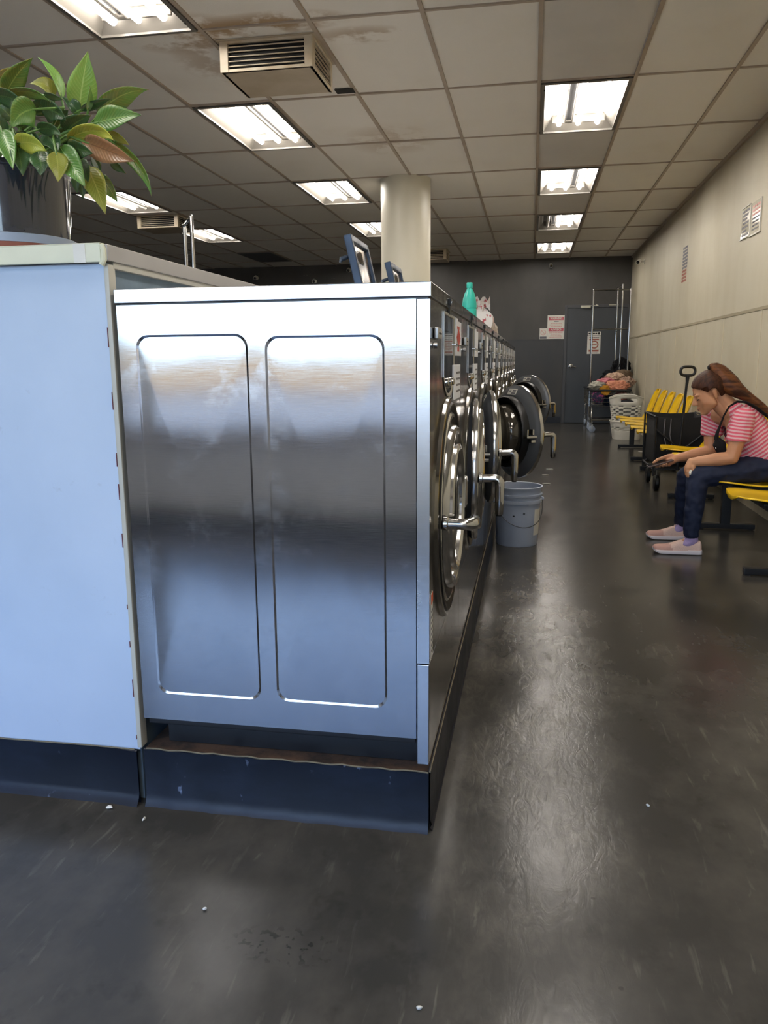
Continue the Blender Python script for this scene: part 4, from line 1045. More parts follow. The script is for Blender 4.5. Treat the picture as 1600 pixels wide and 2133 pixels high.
# ------------------------------------------------------------------ door and signs on the far wall
M['door_paint'] = pbr('door_paint', '3d4146', .36, var=.12, vscale=3, rvar=.08, stretch=(1, 1, .4))
M['door_frame'] = pbr('door_frame', '45464a', .4, var=.05, vscale=5)
M['alu_pale'] = pbr('alu_pale', 'c2bfae', .4, metal=.3)
dr = struct(MB().box(.606, 1.655, YB-.03, YB-.004, .012, 2.06, .002).build('door_1', M['door_paint']))
mb = MB(); mb.box(.556, .606, YB-.045, YB, 0, 2.115, .003); mb.box(1.655, XR-.001, YB-.045, YB, 0, 2.115, .003); mb.box(.606, 1.655, YB-.045, YB, 2.063, 2.115, .003); mb.build('door_frame', M['door_frame'], dr)
mb = MB(); mb.lathe([(.04, 0), (.038, -.012), (.02, -.016), (.018, -.05), (.001, -.05)], (.69, YB-.03, 1.035), (0, 1, 0), 24); mb.tube([(.69, YB-.078, 1.035), (.73, YB-.08, 1.03), (.785, YB-.078, 1.015)], [.014, .012, .009], n=10); mb.build('door_handle', M['chrome'], dr)
mb = MB(); mb.box(.83, 1.0, YB-.09, YB-.032, 2.055, 2.10, .006); mb.tube([(.98, YB-.075, 2.09), (1.13, YB-.12, 2.09), (1.10, YB-.05, 2.11)], .008, n=6); mb.tube([(1.32, YB-.05, 2.10), (1.48, YB-.05, 2.10)], .014, n=8); mb.build('door_closer', M['alu_pale'], dr)
mb = MB()
for z in (.3, .62, 1.05, 1.85): mb.box(.596, .610, YB-.052, YB-.044, z-.04, z+.04, .002)
mb.build('hinge', M['door_frame'], dr)
ROTB = (R(90), 0, 0); ROTR = (R(90), 0, R(-90))
def lines(mb, x0, x1, z, hgt, y, seed, n=6):
    rnd = random.Random(seed); x = x0
    while x < x1-.004:
        w = min(rnd.uniform(.25, 1.0)*(x1-x0)/n*1.6, x1-x); mb.box(x, x+w*.86, y-.0008, y, z-hgt/2, z+hgt/2); x += w
Y = YB
r = empty('warning_sign', (.41, Y, 1.732), 'white sign with red WARNING and AVISO bands left of the charcoal door', 'sign')
mb = MB(); mb.box(-.156, .156, -.004, 0, -.21, .21, .0015); mb.build('sign_board', M['sign_white'], r)
for z, tx in ((.153, 'WARNING'), (-.045, 'AVISO')):
    mb = MB(); mb.box(-.133, .133, -.006, -.004, z-.028, z+.028); b = mb.build('red_band', M['warn_red'], r)
    text('lettering', tx, .05, M['sign_white'], Vector((0, -.0075, z)), ROTB, b, .215 if tx == 'WARNING' else .19, .0015)
mb = MB(); mb.box(-.04, .045, -.0055, -.004, .098, .11); mb.build('printed_line', M['grey_ink'], r)
mb = MB()
for k, (w, z) in enumerate(((.1, .065), (.115, .04), (.1, .015), (.12, -.1), (.09, -.125), (.1, -.15), (.115, -.175))): lines(mb, -w, w, z, .010, -.004, k)
mb.build('printed_line', M['pink_ink'], r)
def ring_(mb, cx, cz, ro, ri, y, n=32):
    mb.grid([[(cx+rr*math.cos(2*PI*i/n), yy, cz+rr*math.sin(2*PI*i/n)) for i in range(n)] for rr, yy in ((ri, y), (ro, y))], closev=True)
r = empty('no_smoking_sign', (.185, Y, 1.62), 'small faded prohibition notice lower left of the warning sign', 'sign')
mb = MB(); mb.box(-.066, .066, -.003, 0, -.095, .095, .001); mb.build('sign_board', M['sign_white'], r)
mb = MB(); ring_(mb, 0, .02, .048, .04, -.0038); mb.quad((-.034, -.0038, .048), (-.028, -.0038, .054), (.034, -.0038, -.008), (.028, -.0038, -.014)); mb.build('prohibition_ring', M['pink_ink'], r)
mb = MB(); mb.box(-.06, .06, -.0042, -.003, -.09, -.05); mb.build('grey_band', M['grey_ink'], r)
p0, p1 = at(1225, 691, YB-.035), at(1252, 698.5, YB-.035)
r = empty('door_strip_sign', ((p0.x+p1.x)/2, YB-.03, (p0.z+p1.z)/2), 'narrow white strip sign on the charcoal door above the red ring sign', 'sign'); hw, hh = (p1.x-p0.x)/2, (p0.z-p1.z)/2
mb = MB(); mb.box(-hw, hw, -.004, 0, -hh, hh, .0015); mb.build('sign_board', M['sign_white'], r)
mb = MB(); lines(mb, -hw*.9, hw*.45, 0, hh*.7, -.004, 5, 5); mb.lathe([(.001, -.006), (.02, -.006), (.02, -.004)], (hw*.68, 0, .0), (0, 1, 0), 16); mb.build('dark_print', M['dark_gap'], r)
p0, p1 = at(1224, 700, YB-.035), at(1250, 737, YB-.035)
r = empty('door_ring_sign', ((p0.x+p1.x)/2, YB-.03, (p0.z+p1.z)/2), 'white sign with a red ring on the charcoal door behind the rack pole', 'sign'); hw, hh = (p1.x-p0.x)/2, (p0.z-p1.z)/2
mb = MB(); mb.box(-hw, hw, -.004, 0, -hh, hh, .0015); mb.build('sign_board', M['sign_white'], r)
mb = MB(); ring_(mb, .01, .005, .072, .05, -.0048); mb.box(-.03, .05, -.0055, -.004, -.002, .012); mb.build('red_ring', M['rust_ink'], r)
mb = MB(); mb.box(-hw*.7, hw*.75, -.0052, -.004, hh*.52, hh*.68); mb.box(-hw*.75, hw*.75, -.0052, -.004, -hh*.75, -hh*.55); mb.build('red_band', M['rust_ink'], r)
mb = MB(); lines(mb, -hw*.7, hw*.75, hh*.83, .014, -.004, 3); lines(mb, -hw*.7, hw*.7, -hh*.88, .008, -.004, 4); mb.build('printed_line', M['grey_ink'], r)

# notices on the cream wall
def wlines(mb, y0, y1, z, hgt, seed, n=5):
    rnd = random.Random(seed); y = y0
    while y > y1+.004:
        w = min(rnd.uniform(.3, 1.0)*(y0-y1)/n*1.7, y-y1); mb.box(-.0045, -.0035, y-w*.84, y, z-hgt/2, z+hgt/2); y -= w
M['acrylic'] = pbr('acrylic', 'cbc5b0', .12, coat=.3)
r = empty('wall_notice', (XR, 7.215, 2.235), 'clear-framed notice with dark lettering high on the cream wall, left of the pair', 'notice', 'framed notices on the cream wall')
mb = MB(); mb.box(-.0035, 0, -.135, .135, -.12, .12); mb.build('sheet', M['acrylic'], r)
mb = MB(); mb.box(-.012, -.002, -.138, .138, -.128, -.118, .001); mb.box(-.01, -.002, -.138, .138, .118, .124, .001); mb.build('holder', M['sign_white'], r)
mb = MB()
for k in range(7): wlines(mb, .115-.02*(k % 2), -.1+.03*(k % 3), .09-.031*k, .017, k)
mb.build('lettering', M['blue_ink'], r)
r = empty('wall_notice', (XR, 6.905, 2.225), 'glossy framed notice high on the cream wall, right of the pair', 'notice', 'framed notices on the cream wall')
mb = MB(); mb.box(-.0035, 0, -.15, .15, -.125, .125); mb.build('sheet', M['acrylic'], r)
mb = MB(); mb.box(-.012, -.002, -.152, .152, -.13, -.12, .001); mb.box(-.012, -.002, .142, .152, -.12, .125, .001); mb.box(-.012, -.002, -.152, -.142, -.12, .125, .001); mb.build('holder', M['sign_white'], r)
mb = MB()
for k in range(3): wlines(mb, .11, -.11, .09-.03*k, .016, k+20)
mb.build('red_lettering', M['pink_ink'], r)
mb = MB()
for k in range(4): wlines(mb, .11, -.09, -.0-.028*k, .012, k+30)
mb.build('lettering', M['grey_ink'], r)
r = empty('wall_lettering', (XR, 9.88, 2.20), 'block of blue and red lettering stuck to the cream wall near the far end', 'lettering')
mb = MB()
for k in range(7): wlines(mb, .15, -.15, .19-.036*k, .024, k+40)
mb.build('blue_lettering', M['blue_ink'], r)
mb = MB()
for k in range(4): wlines(mb, .15, -.13, -.065-.036*k, .024, k+50)
mb.build('red_lettering', M['rust_ink'], r)

# ------------------------------------------------------------------ cameras and sensors
def bullet_cam(loc, dirv, label, mount):
    r = empty('security_camera', loc, label, 'security camera', 'white security cameras'); d = Vector(dirv).normalized(); mt = Vector(mount).normalized()
    mb = MB(); mb.lathe([(.001, -.05), (.028, -.05), (.032, -.04), (.032, .045), (.028, .05), (.024, .042)], (0, 0, 0), d, 24); mb.build('camera_body', M['sign_white'], r)
    mb = MB(); mb.lathe([(.026, .044), (.012, .046), (.001, .047)], (0, 0, 0), d, 20); mb.build('lens', M['glass_dark'], r)
    mb = MB(); mb.tube([Vector((0, 0, 0))-d*.02, mt*.05, mt*.085], [.012, .012, .014], n=10); mb.lathe([(.001, .078), (.035, .078), (.035, .09)], (0, 0, 0), mt, 20); mb.build('bracket', M['sign_white'], r)
cc = atx(1331, 545, XR-.09)
bullet_cam(cc, (-.5, -1, -.35), 'small white security camera in the corner of the cream wall below the ceiling', (1, 0, 0))
for px, py, lab in ((726, 562, 'white security camera high on the far wall, left of the pillar'), (654, 585, 'white camera low on the far wall just above the washer top'), (532, 578, 'tiny white camera on the far wall near the bulkhead counter'), (1148, 553, 'tiny white camera at the top of the charcoal wall')):
    bullet_cam(at(px, py, YB-.09), (.1, -1, -.4), lab, (0, 1, 0))
# ------------------------------------------------------------------ seated woman
V = Vector
g = G('skin'); n = g.noise(g.map(), 22, 3); n2 = g.noise(g.map(), 5, 3)
M['skin'] = g.set(Base_Color=g.mix(g.rng(n2, .35, .65), g.mix(g.rng(n, .3, .7), 'c08a66', 'b98263'), 'c7936f'), Roughness=.5, Subsurface_Weight=.12, Subsurface_Radius=(.012, .005, .003), Specular_IOR_Level=.35)
g = G('hair'); n = g.noise(g.map((26, 60, 8)), 3, 4, .6)
tc = g.nt.nodes.new('ShaderNodeUVMap').outputs[0]
M['hair'] = g.set(Base_Color=g.mix(g.rng(n, .35, .65), '2a150d', '4c2a17'), Roughness=.5, Specular_IOR_Level=.25)
g = G('hair_tail'); n = g.noise(g.map((3, 22, 24), rot=(0, R(-40), 0)), 2, 3, .5)
M['hair_tail'] = g.set(Base_Color=g.mix(g.rng(n, .35, .65), '3a1f11', '7a4a28'), Roughness=.5, Specular_IOR_Level=.3)
def stripes(name, d, pitch=.0205):
    g = G(name); vm = g.nt.nodes.new('ShaderNodeVectorMath'); vm.operation = 'DOT_PRODUCT'; g.lk(g.tc, vm.inputs[0]); vm.inputs[1].default_value = d
    w = g.noise(g.map(), 9, 2); t = g.math('FRACT', g.math('ADD', g.math('DIVIDE', vm.outputs['Value'], pitch), g.math('MULTIPLY', w, .9)))
    s = g.math('MULTIPLY', g.rng(t, .0, .06), g.rng(t, .60, .54))
    c = g.mix(s, 'e3c0c4', 'dc6478')
    t2 = g.rng(g.math('ABSOLUTE', g.math('SUBTRACT', t, .8)), .05, .02); c = g.mix(g.math('MULTIPLY', t2, .5), c, 'dc7c8a')
    g.bump(g.noise(g.map(), 14, 3), .35, .012)
    return g.set(Base_Color=c, Roughness=.85, Specular_IOR_Level=.2)
M['denim'] = pbr('denim', '0d1631', .8, var=.3, vscale=5, bump=.25, bscale=22, var2='16233f')
M['sock'] = pbr('sock', 'b09bc8', .9, bump=.2, bscale=120)
M['shoe_knit'] = pbr('shoe_knit', 'e2c3b6', .8, var=.06, vscale=12, bump=.25, bscale=160)
M['shoe_toe'] = pbr('shoe_toe', 'c99f93', .8, bump=.2, bscale=160)
M['shoe_sole'] = pbr('shoe_sole', 'e6dde0', .5)
M['brow'] = pbr('brow', '3a241a', .7); M['lash'] = pbr('lash', '1c1310', .6); M['lip'] = pbr('lip', 'a8665c', .45)
Wm = empty('person', (1.32, 5.02, 0), 'seated woman in pink striped t-shirt and jeans looking down at a phone', 'person')

hipL, hipR = V((1.43, 4.93, .525)), V((1.43, 5.12, .525))
kneL, kneR = at(1455, 992, 4.87), at(1432, 991, 5.14)
ankL, ankR = at(1440, 1106, 4.84), at(1420, 1084, 5.24)
shoL, shoR = at(1549, 872, 4.88), at(1484, 864, 5.19)
elbL, elbR = at(1525, 954, 4.84), at(1480, 940, 5.15)
wriL, wriR = at(1440, 963, 4.88), at(1409, 955, 5.09)
nek = at(1521, 852, 5.03)
pel = V((1.42, 5.025, .56))
sp = (nek-pel).normalized(); fr = V((sp.z*-1, 0, sp.x)).normalized()   # torso front direction
ear = at(1484, 820, 5.03); A_ = R(27)
hf, hs, hu = V((-math.cos(A_), 0, -math.sin(A_))), V((0, -1, 0)), V((-math.sin(A_), 0, math.cos(A_)))
HM = Matrix((hf, hs, hu)).transposed()
def H(f, s, u): return ear + hf*f + hs*s + hu*u
TM = Matrix((fr, V((0, -1, 0)), sp)).transposed()
def Tn(f, s, u): return pel + fr*f + V((0, -1, 0))*s + sp*u
tl = (nek-pel).length

mb = MB()
# torso
mb.hull([(Tn(0, 0, .0), (.115, .165, .09), TM), (Tn(.01, 0, .14), (.112, .142, .07), TM)])
mb.hull([(Tn(.01, 0, .14), (.112, .142, .07), TM), (Tn(.0, 0, .27), (.105, .15, .07), TM)])
mb.hull([(Tn(.0, 0, .27), (.105, .15, .07), TM), (Tn(-.005, 0, tl-.06), (.08, .13, .05), TM)])
mb.hull([(shoL, .052), (Tn(0, 0, tl-.07), .07)]); mb.hull([(shoR, .052), (Tn(0, 0, tl-.07), .07)])
mb.hull([(Tn(0, .1, tl-.05), .04), (Tn(-.005, 0, tl-.0), .058), (Tn(0, -.1, tl-.05), .04)])
# neck and head
mb.hull([(Tn(-.005, 0, tl-.03), .056), (H(-.035, 0, -.045), (.05, .05, .05))])
mb.hull([(Tn(.03, 0, tl-.04), .04), (H(.0, 0, -.07), .04)])
mb.hull([(H(-.012, 0, .047), (.094, .073, .088), HM), (H(.04, 0, .045), (.055, .062, .07), HM)])
mb.hull([(H(.048, 0, .045), (.05, .058, .058), HM), (H(.064, 0, -.015), (.040, .050, .04), HM), (H(.062, .036, -.02), .025), (H(.062, -.036, -.02), .025), (H(.02, .052, -.05), .016), (H(.02, -.052, -.05), .016), (H(.074, 0, -.076), (.027, .026, .022), HM)])
mb.hull([(H(.02, .05, -.052), .016), (H(.02, -.05, -.052), .016), (H(.082, 0, -.086), (.017, .024, .016), HM), (H(.085, 0, -.058), (.021, .026, .022), HM), (H(.06, .03, -.05), .02), (H(.06, -.03, -.05), .02)])
mb.hull([(H(.096, 0, .026), .0075), (H(.121, 0, -.012), (.010, .010, .009), HM), (H(.108, .011, -.018), .0075), (H(.108, -.011, -.018), .0075), (H(.092, 0, -.02), .012)])
for s in (-1, 1):
    mb.sphere(H(.086, s*.03, .034), (.014, .026, .010), 2, HM)
    mb.sphere(H(.086, s*.031, .013), (.0115, .017, .010), 2, HM)
    mb.hull([(H(-.004, s*.073, .018), (.016, .007, .015), HM), (H(.0, s*.071, -.018), (.010, .006, .012), HM)])
mb.sphere(H(.1, 0, -.043), (.013, .022, .008), 2, HM); mb.sphere(H(.098, 0, -.056), (.012, .019, .008), 2, HM); mb.sphere(H(.095, 0, -.083), (.014, .018, .013), 2, HM)
# arms
def limb(a, b, ra, rb, bulge=None):
    if bulge: m = a.lerp(b, .35); mb.hull([(a, ra), (m, bulge)]); mb.hull([(m, bulge), (b, rb)])
    else: mb.hull([(a, ra), (b, rb)])
limb(shoL, elbL, .053, .039, .05); limb(elbL, wriL, .039, .026, .041)
limb(shoR, elbR, .052, .037, .048); limb(elbR, wriR, .037, .025, .039)
# legs (covered by the jeans)
for h, k, a in ((hipL, kneL, ankL), (hipR, kneR, ankR)):
    limb(h, k, .075, .05); limb(k, a, .048, .034, .048)
    mb.hull([(a, .033), (a+V((.012, 0, -.05)), .03)]); mb.hull([(a+V((.01, 0, -.05)), .026), (V((a.x-.12, a.y, .033)), .012)])
def chain(pts, rs):
    for i in range(len(pts)-1): mb.hull([(pts[i], rs[i]), (pts[i+1], rs[i+1])], 2)
# right (far) hand: palm up under the phone, thumb on its edge
ph = V((-.955, -.06, -.285)).normalized(); pc = at(1375, 964.5, 5.055); pn = V((0, 0, 1)) - ph*ph.z; pn.normalize(); pw = ph.cross(pn)
palm0, palm1 = wriR, pc - ph*(-.0) 
hd = (V((pc.x+.045, 5.088, pc.z+.012))-wriR)
kn = wriR + hd*1.0
mb.hull([(wriR, .025), (kn+V((0, .026, .004)), (.016, .014, .017)), (kn+V((.012, -.024, -.014)), (.016, .014, .014)), (kn+V((.03, .0, -.004)), .022)])
for j, (oy, L) in enumerate(((.03, .92), (.010, 1.0), (-.010, .96), (-.028, .78))):
    b = kn + V((-.004+.005*j, oy, -.012-.004*j)); q = pc + ph*(.012-.018*j) - pn*.014
    p1 = V((q.x-.0, b.y-.018, q.z-.008)); p2 = p1 + V((-.012, -.03*L, -.001)); p3 = p2 + V((.0, -.018*L, .012))
    chain([b, p1, p2, p3], [.0105, .0095, .0085, .0072])
tb = wriR + hd*.45 + V((0, .012, .02)); chain([tb, kn+V((.005, .012, .026)), pc+ph*.012+V((0, .026, .02)), pc+ph*.04+V((0, .012, .011))], [.016, .0125, .0105, .008])
# left (near) hand: hangs over the knee, fingers curled round a tissue
kd = at(1434, 972, 4.885); kh = at(1431.5, 980, 4.885)
mb.hull([(wriL, .025), (kd+V((.0, .022, .0)), .017), (kd+V((-.004, -.024, -.004)), .016), (kh+V((.0, 0, .0)), (.017, .036, .014))])
for j, oy in enumerate((-.033, -.012, .010, .030)):
    L = (.9, 1.0, .97, .8)[j]; b = kh + V((0, oy, -.002)); p1 = b + V((.003, .0, -.030*L)); p2 = p1 + V((.014, .003, -.016*L)); p3 = p2 + V((.016, .003, .004))
    chain([b, p1, p2, p3], [.0108, .0098, .009, .0076])
chain([kd+V((.02, -.026, .0)), kd+V((.022, -.034, -.022)), kd+V((.016, -.034, -.042)), kd+V((.012, -.03, -.054))], [.016, .012, .0105, .0085])
body = remeshed(mb, 'body', M['skin'], .0042, 5, Wm, True)

# face details
for s in (-1, 1):
    q = MB(); q.tube([H(.094, s*.015, .036), H(.091, s*.029, .043), H(.080, s*.047, .040)], [.0032, .004, .002], n=6); q.build('eyebrow', M['brow'], Wm, world=True)
    q = MB(); q.tube([H(.092, s*.017, .006), H(.0955, s*.029, .004), H(.091, s*.043, .009), H(.086, s*.05, .010)], [.0018, .0026, .0024, .001], n=6); q.build('eyelash', M['lash'], Wm, world=True)
q = MB(); q.tube([H(.097, -.02, -.050), H(.1095, -.008, -.046), H(.111, 0, -.0465), H(.1095, .008, -.046), H(.097, .02, -.050)], [.002, .0045, .0045, .0045, .002], n=8); q.tube([H(.096, -.018, -.053), H(.1075, 0, -.0565), H(.096, .018, -.053)], [.002, .0052, .002], n=8); q.build('lips', M['lip'], Wm, world=True)

# hair cap, tie and pony tail
q = MB(); bmesh.ops.create_icosphere(q.bm, subdivisions=6, radius=1.0)
hl = [(-.2, -.075), (-.09, -.07), (-.05, -.055), (-.03, -.03), (-.018, .03), (.004, .04), (.03, .028), (.055, .05), (.085, .082), (.2, .15)]
def hairline(f):
    for (a, b), (c, d) in zip(hl, hl[1:]):
        if a <= f <= c: return b+(d-b)*(f-a)/(c-a)
    return .15
dele = []
for v in q.bm.verts:
    c = v.co.copy(); f, s, u = -.006+c.x*.110, c.y*.084, .046+c.z*.098
    if f > 0: f = -.006+c.x*.108; 
    if f > .02 and u < .06: s *= 1-.25*min(1, (f-.02)/.05)
    bmp = 1+.012*noise.noise(V((s*90, u*14+f*10, f*6)))
    v.co = H(f*bmp, s*bmp, u*bmp)
    if u < hairline(f)+.006*noise.noise(V((f*60, s*60, 2))): dele.append(v)
bmesh.ops.delete(q.bm, geom=dele, context='VERTS'); q._new()
hair = q.build('hair', M['hair'], Wm, angle=180, world=True, recalc=False); md = hair.modifiers.new('t', 'SOLIDIFY'); md.thickness = .008; md.offset = -1
tie = at(1480, 764, 5.03)
q = MB(); q.sphere(tie+V((.008, 0, -.004)), (.026, .026, .02), 3); q.build('hair_tie', M['black_fabric'], Wm, world=True)
path = [(1479, 766, .013, .016), (1482, 764, .020, .022), (1488, 765, .030, .030), (1497, 772, .043, .036), (1508, 786, .053, .040), (1520, 800, .056, .042), (1536, 813, .043, .040), (1553, 824, .031, .036), (1584, 846, .025, .032), (1606, 866, .022, .026), (1632, 894, .010, .012)]
rows = []; pts = [at(a, b, 5.0-.05*min(1, i/6)+.03) for i, (a, b, _, _) in enumerate(path)]
for i, p in enumerate(pts):
    t = (pts[min(i+1, len(pts)-1)]-pts[max(0, i-1)]).normalized(); yv = V((0, 1, 0)); nv = t.cross(yv).normalized(); yv = nv.cross(t)
    if i == 0: t = V((.8, 0, .6)); nv = t.cross(V((0, 1, 0))).normalized(); yv = V((0, 1, 0))
    w, d = path[i][2], path[i][3]; row = []
    for k in range(40):
        a = 2*PI*k/40; rr = 1+.05*math.sin(k*2.7+i*.15)+.04*math.sin(k*5.1)
        row.append(p + nv*(w*math.cos(a)*rr) + yv*(d*math.sin(a)*rr))
    rows.append(row)
rr2 = []
for i in range(len(rows)-1):
    for j in range(4): rr2.append([rows[i][k].lerp(rows[i+1][k], j/4) for k in range(40)])
rr2.append(rows[-1]); vs = q = MB(); vs = q.grid(rr2, closev=True); q.bm.faces.new(vs[0]); q.bm.faces.new(vs[-1][::-1]); q._new()
tail = q.build('ponytail', M['hair_tail'], Wm, angle=180, world=True)

# shirt: torso shell with an open V neck, sleeves apart
mb = MB(); e = .012
mb.hull([(Tn(.02, 0, .0), (.128, .185, .075), TM), (Tn(.03, 0, .10), (.135, .168, .07), TM)])
mb.hull([(Tn(.03, 0, .10), (.135, .168, .07), TM), (Tn(.012, 0, .22), (.125, .162, .06), TM)])
mb.hull([(Tn(.012, 0, .22), (.125, .162, .06), TM), (Tn(.0, 0, .29), (.118, .165, .07), TM)])
mb.hull([(Tn(.0, 0, .29), (.118, .165, .07), TM), (Tn(-.005, 0, tl-.06), (.09, .14, .055), TM)])
mb.sphere(Tn(.075, .065, .215), (.06, .07, .065), 3, TM); mb.sphere(Tn(.075, -.065, .215), (.06, .07, .065), 3, TM)
mb.hull([(shoL, .062), (Tn(0, .06, tl-.08), .07)]); mb.hull([(shoR, .062), (Tn(0, -.06, tl-.08), .07)])
mb.hull([(Tn(0, .11, tl-.05), .047), (Tn(-.012, .05, tl-.012), .05), (Tn(-.012, -.05, tl-.012), .05), (Tn(0, -.11, tl-.05), .047)])
shirt = remeshed(mb, 'shirt', stripes('stripes_torso', tuple(V((-.6, .1, .79)).normalized())), .007, 4, Wm, True)
bm = bmesh.new(); bm.from_mesh(shirt.data); off = V((Wm.location.x, Wm.location.y, 0)); dl = []
for v in bm.verts:
    p = v.co + off - pel; f, s, u = p.dot(fr), -p.y, p.dot(sp)
    nk = (((f-.03)/.085)**2 + (s/.075)**2) < 1 and u > tl-.06
    vn = f > .03 and abs(s) < .062*max(0, (u-(tl-.20))/.16) and u > tl-.20
    wr = .012*noise.noise(V((f*9, s*9, u*16)))+.006*noise.noise(V((f*20, s*20, u*40)))
    if u < .22: v.co += (fr*.6+sp*.2)*wr
    if nk or vn: dl.append(v)
bmesh.ops.delete(bm, geom=dl, context='VERTS'); bm.to_mesh(shirt.data); bm.free()
shirt.data.shade_smooth() if hasattr(shirt.data, 'shade_smooth') else None
for nm, a, b, d in (('near', shoL, elbL, (.12, 0, .99)), ('far', shoR, elbR, (.35, 0, .93))):
    mb = MB(); m = a.lerp(b, .50); m2 = a.lerp(b, .56)
    mb.hull([(a+V((0, 0, .004)), .064), (m, (.064, .062, .02)), (m+V((.004, 0, -.012)), (.066, .064, .006))])
    sl = remeshed(mb, 'sleeve', stripes('stripes_sleeve_'+nm, tuple(V(d).normalized()), .0195), .006, 3, shirt, True)

# jeans
mb = MB()
mb.hull([(pel+V((.0, .0, -.03)), (.125, .185, .095)), (hipL+V((-.02, -.01, 0)), .09), (hipR+V((-.02, .01, 0)), .09)])
for h, k, a in ((hipL, kneL, ankL), (hipR, kneR, ankR)):
    m = h.lerp(k, .5); mb.hull([(h, (.092, .092, .088)), (m, .08)]); mb.hull([(m, .08), (k, .064)])
    m = k.lerp(a, .35); mb.hull([(k, .064), (m, .061)]); mb.hull([(m, .061), (a, .045)]); mb.hull([(a, .045), (a+(a-k).normalized()*.012, .046)])
jeans = remeshed(mb, 'jeans', M['denim'], .008, 4, Wm, True)
bm = bmesh.new(); bm.from_mesh(jeans.data)
for v in bm.verts:
    p = v.co; v.co += v.normal*(.006*noise.noise(V((p.x*18, p.y*18, p.z*26)))+.004*noise.noise(V((p.x*40, p.y*40, p.z*40))))
bm.to_mesh(jeans.data); bm.free()

# socks and shoes
for a, yaw, nm in ((ankL, R(-3), 'l'), (ankR, R(-2), 'r')):
    mb = MB(); z0 = .0
    mb.hull([(a+V((0, 0, .01)), .037), (V((a.x+.004, a.y, .085)), (.040, .036, .02))]); mb.hull([(V((a.x+.004, a.y, .085)), (.042, .036, .02)), (V((a.x-.02, a.y, .06)), (.05, .034, .02))])
    remeshed(mb, 'sock', M['sock'], .006, 3, Wm, True)
    Ls = .272; hx = a.x+.062
    secs = [(0, .022, .066), (.03, .031, .082), (.10, .034, .084), (.22, .036, .086), (.34, .037, .090), (.46, .039, .082), (.6, .043, .066), (.75, .044, .055), (.87, .042, .053), (.95, .036, .050), (.985, .026, .046), (1.0, .016, .036)]
    def shoe_pts(u, w, hgt, zlo=.02):
        row = []
        for k in range(17):
            t = PI*k/16; row.append((w*math.copysign(abs(math.cos(t))**.75, math.cos(t)), zlo+(hgt-zlo)*abs(math.sin(t))**.8))
        return row
    def W3(u, yy, z): 
        x = -Ls*u; return V((hx + x*math.cos(yaw)-yy*math.sin(yaw), a.y + x*math.sin(yaw)+yy*math.cos(yaw), z))
    fine = []
    for i in range(len(secs)-1):
        for j in range(4):
            t = j/4; fine.append([secs[i][q]+(secs[i+1][q]-secs[i][q])*t for q in range(3)])
    fine.append(list(secs[-1]))
    mb = MB(); vs = mb.grid([[W3(u, yy, z) for yy, z in shoe_pts(u, w, h)] for u, w, h in fine]); mb.bm.faces.new(vs[0]); mb._new()
    for f in mb.bm.faces:
        c = f.calc_center_median(); uu = (hx-c.x)/Ls
        f.material_index = 1 if uu > .62+.9*(c.z-.03) and c.z < .06 else 0
    sh = mb.build('shoe', [M['shoe_knit'], M['shoe_toe']], Wm, angle=180, world=True)
    mb = MB(); rows = []
    for u, w, h in fine:
        ex = .004; zb = .004 if u < .8 else .004+.02*((u-.8)/.2)**2
        rows.append([W3(u*1.02-.012, s*(w+ex), z) for s, z in ((-1, zb), (-1.08, zb+.012), (-1, .026+.004*(u < .3)), (1, .026+.004*(u < .3)), (1.08, zb+.012), (1, zb))])
    vs = mb.grid(rows, closev=True); mb.bm.faces.new(vs[0]); mb.bm.faces.new(vs[-1][::-1]); mb._new(); mb.build('sole', M['shoe_sole'], sh, angle=50, world=True)
    mb = MB()
    for k in range(4):
        u = .38+.06*k; mb.tube([W3(u, yy, .022+(h_-.02)*1.0) for yy, h_ in ((-.024, .074-.011*k), (0, .091-.012*k), (.024, .074-.011*k))], .0028, n=6)
    mb.tube([W3(.385, 0, .092), W3(.35, -.012, .098), W3(.37, -.02, .09)], .002, n=5)
    mb.build('laces', M['shoe_knit'], sh, world=True)

# phone, tissue, cross-body bag
r = empty('phone', pc, 'thin dark phone held in the right hand of the seated woman', 'phone')
pm = Matrix((ph, pw, pn)).transposed().to_4x4()
M['phone_case'] = pbr('phone_case', '5a4a48', .35); M['phone_screen'] = pbr('phone_screen', '1a1c22', .08, spec=.7)
mb = MB(); mb.box(-.077, .077, -.037, .037, -.0045, .0045, .003); mb.xf(pm); mb.build('case', M['phone_case'], r)
mb = MB(); mb.box(-.073, .073, -.034, .034, .0045, .0052); mb.xf(pm); mb.build('screen', M['phone_screen'], r)
tp_ = at(1438.5, 985, 4.862); mb = MB(); mb.sphere((0, 0, 0), (.016, .03, .022), 4)
for v in mb.bm.verts: v.co *= 1+.25*noise.noise(v.co*60)
o = mb.build('tissue', M['sign_white'], angle=180); o.location = tp_; tag(o, 'crumpled white tissue in the hand on the near knee', 'tissue')
r = empty('crossbody_bag', at(1500, 930, 4.93), 'small black cross-body bag hanging at the chest of the seated woman', 'bag')
sp_pts = [at(1625, 890, 5.0), at(1600, 868, 4.97), at(1575, 849, 4.93), at(1553, 837.5, 4.90), at(1536, 836.5, 4.905), at(1519, 847, 4.915), at(1508, 866, 4.915), at(1500, 887, 4.91), at(1494, 903, 4.91), at(1492, 916, 4.92)]
mb = MB(); mb.tube(sp_pts, [.013, .013, .013, .013, .012, .008, .006, .007, .010, .014], n=8, flat=.5, flatdir=(.2, .4, 1)); mb.build('strap', M['black_fabric'], r, world=True)
mb = MB(); mb.hull([(at(1495, 917, 4.93), (.014, .02, .02)), (at(1506, 925, 4.93), (.018, .03, .02)), (at(1503, 942, 4.95), (.028, .035, .015)), (at(1490, 927, 4.93), (.014, .02, .012))])
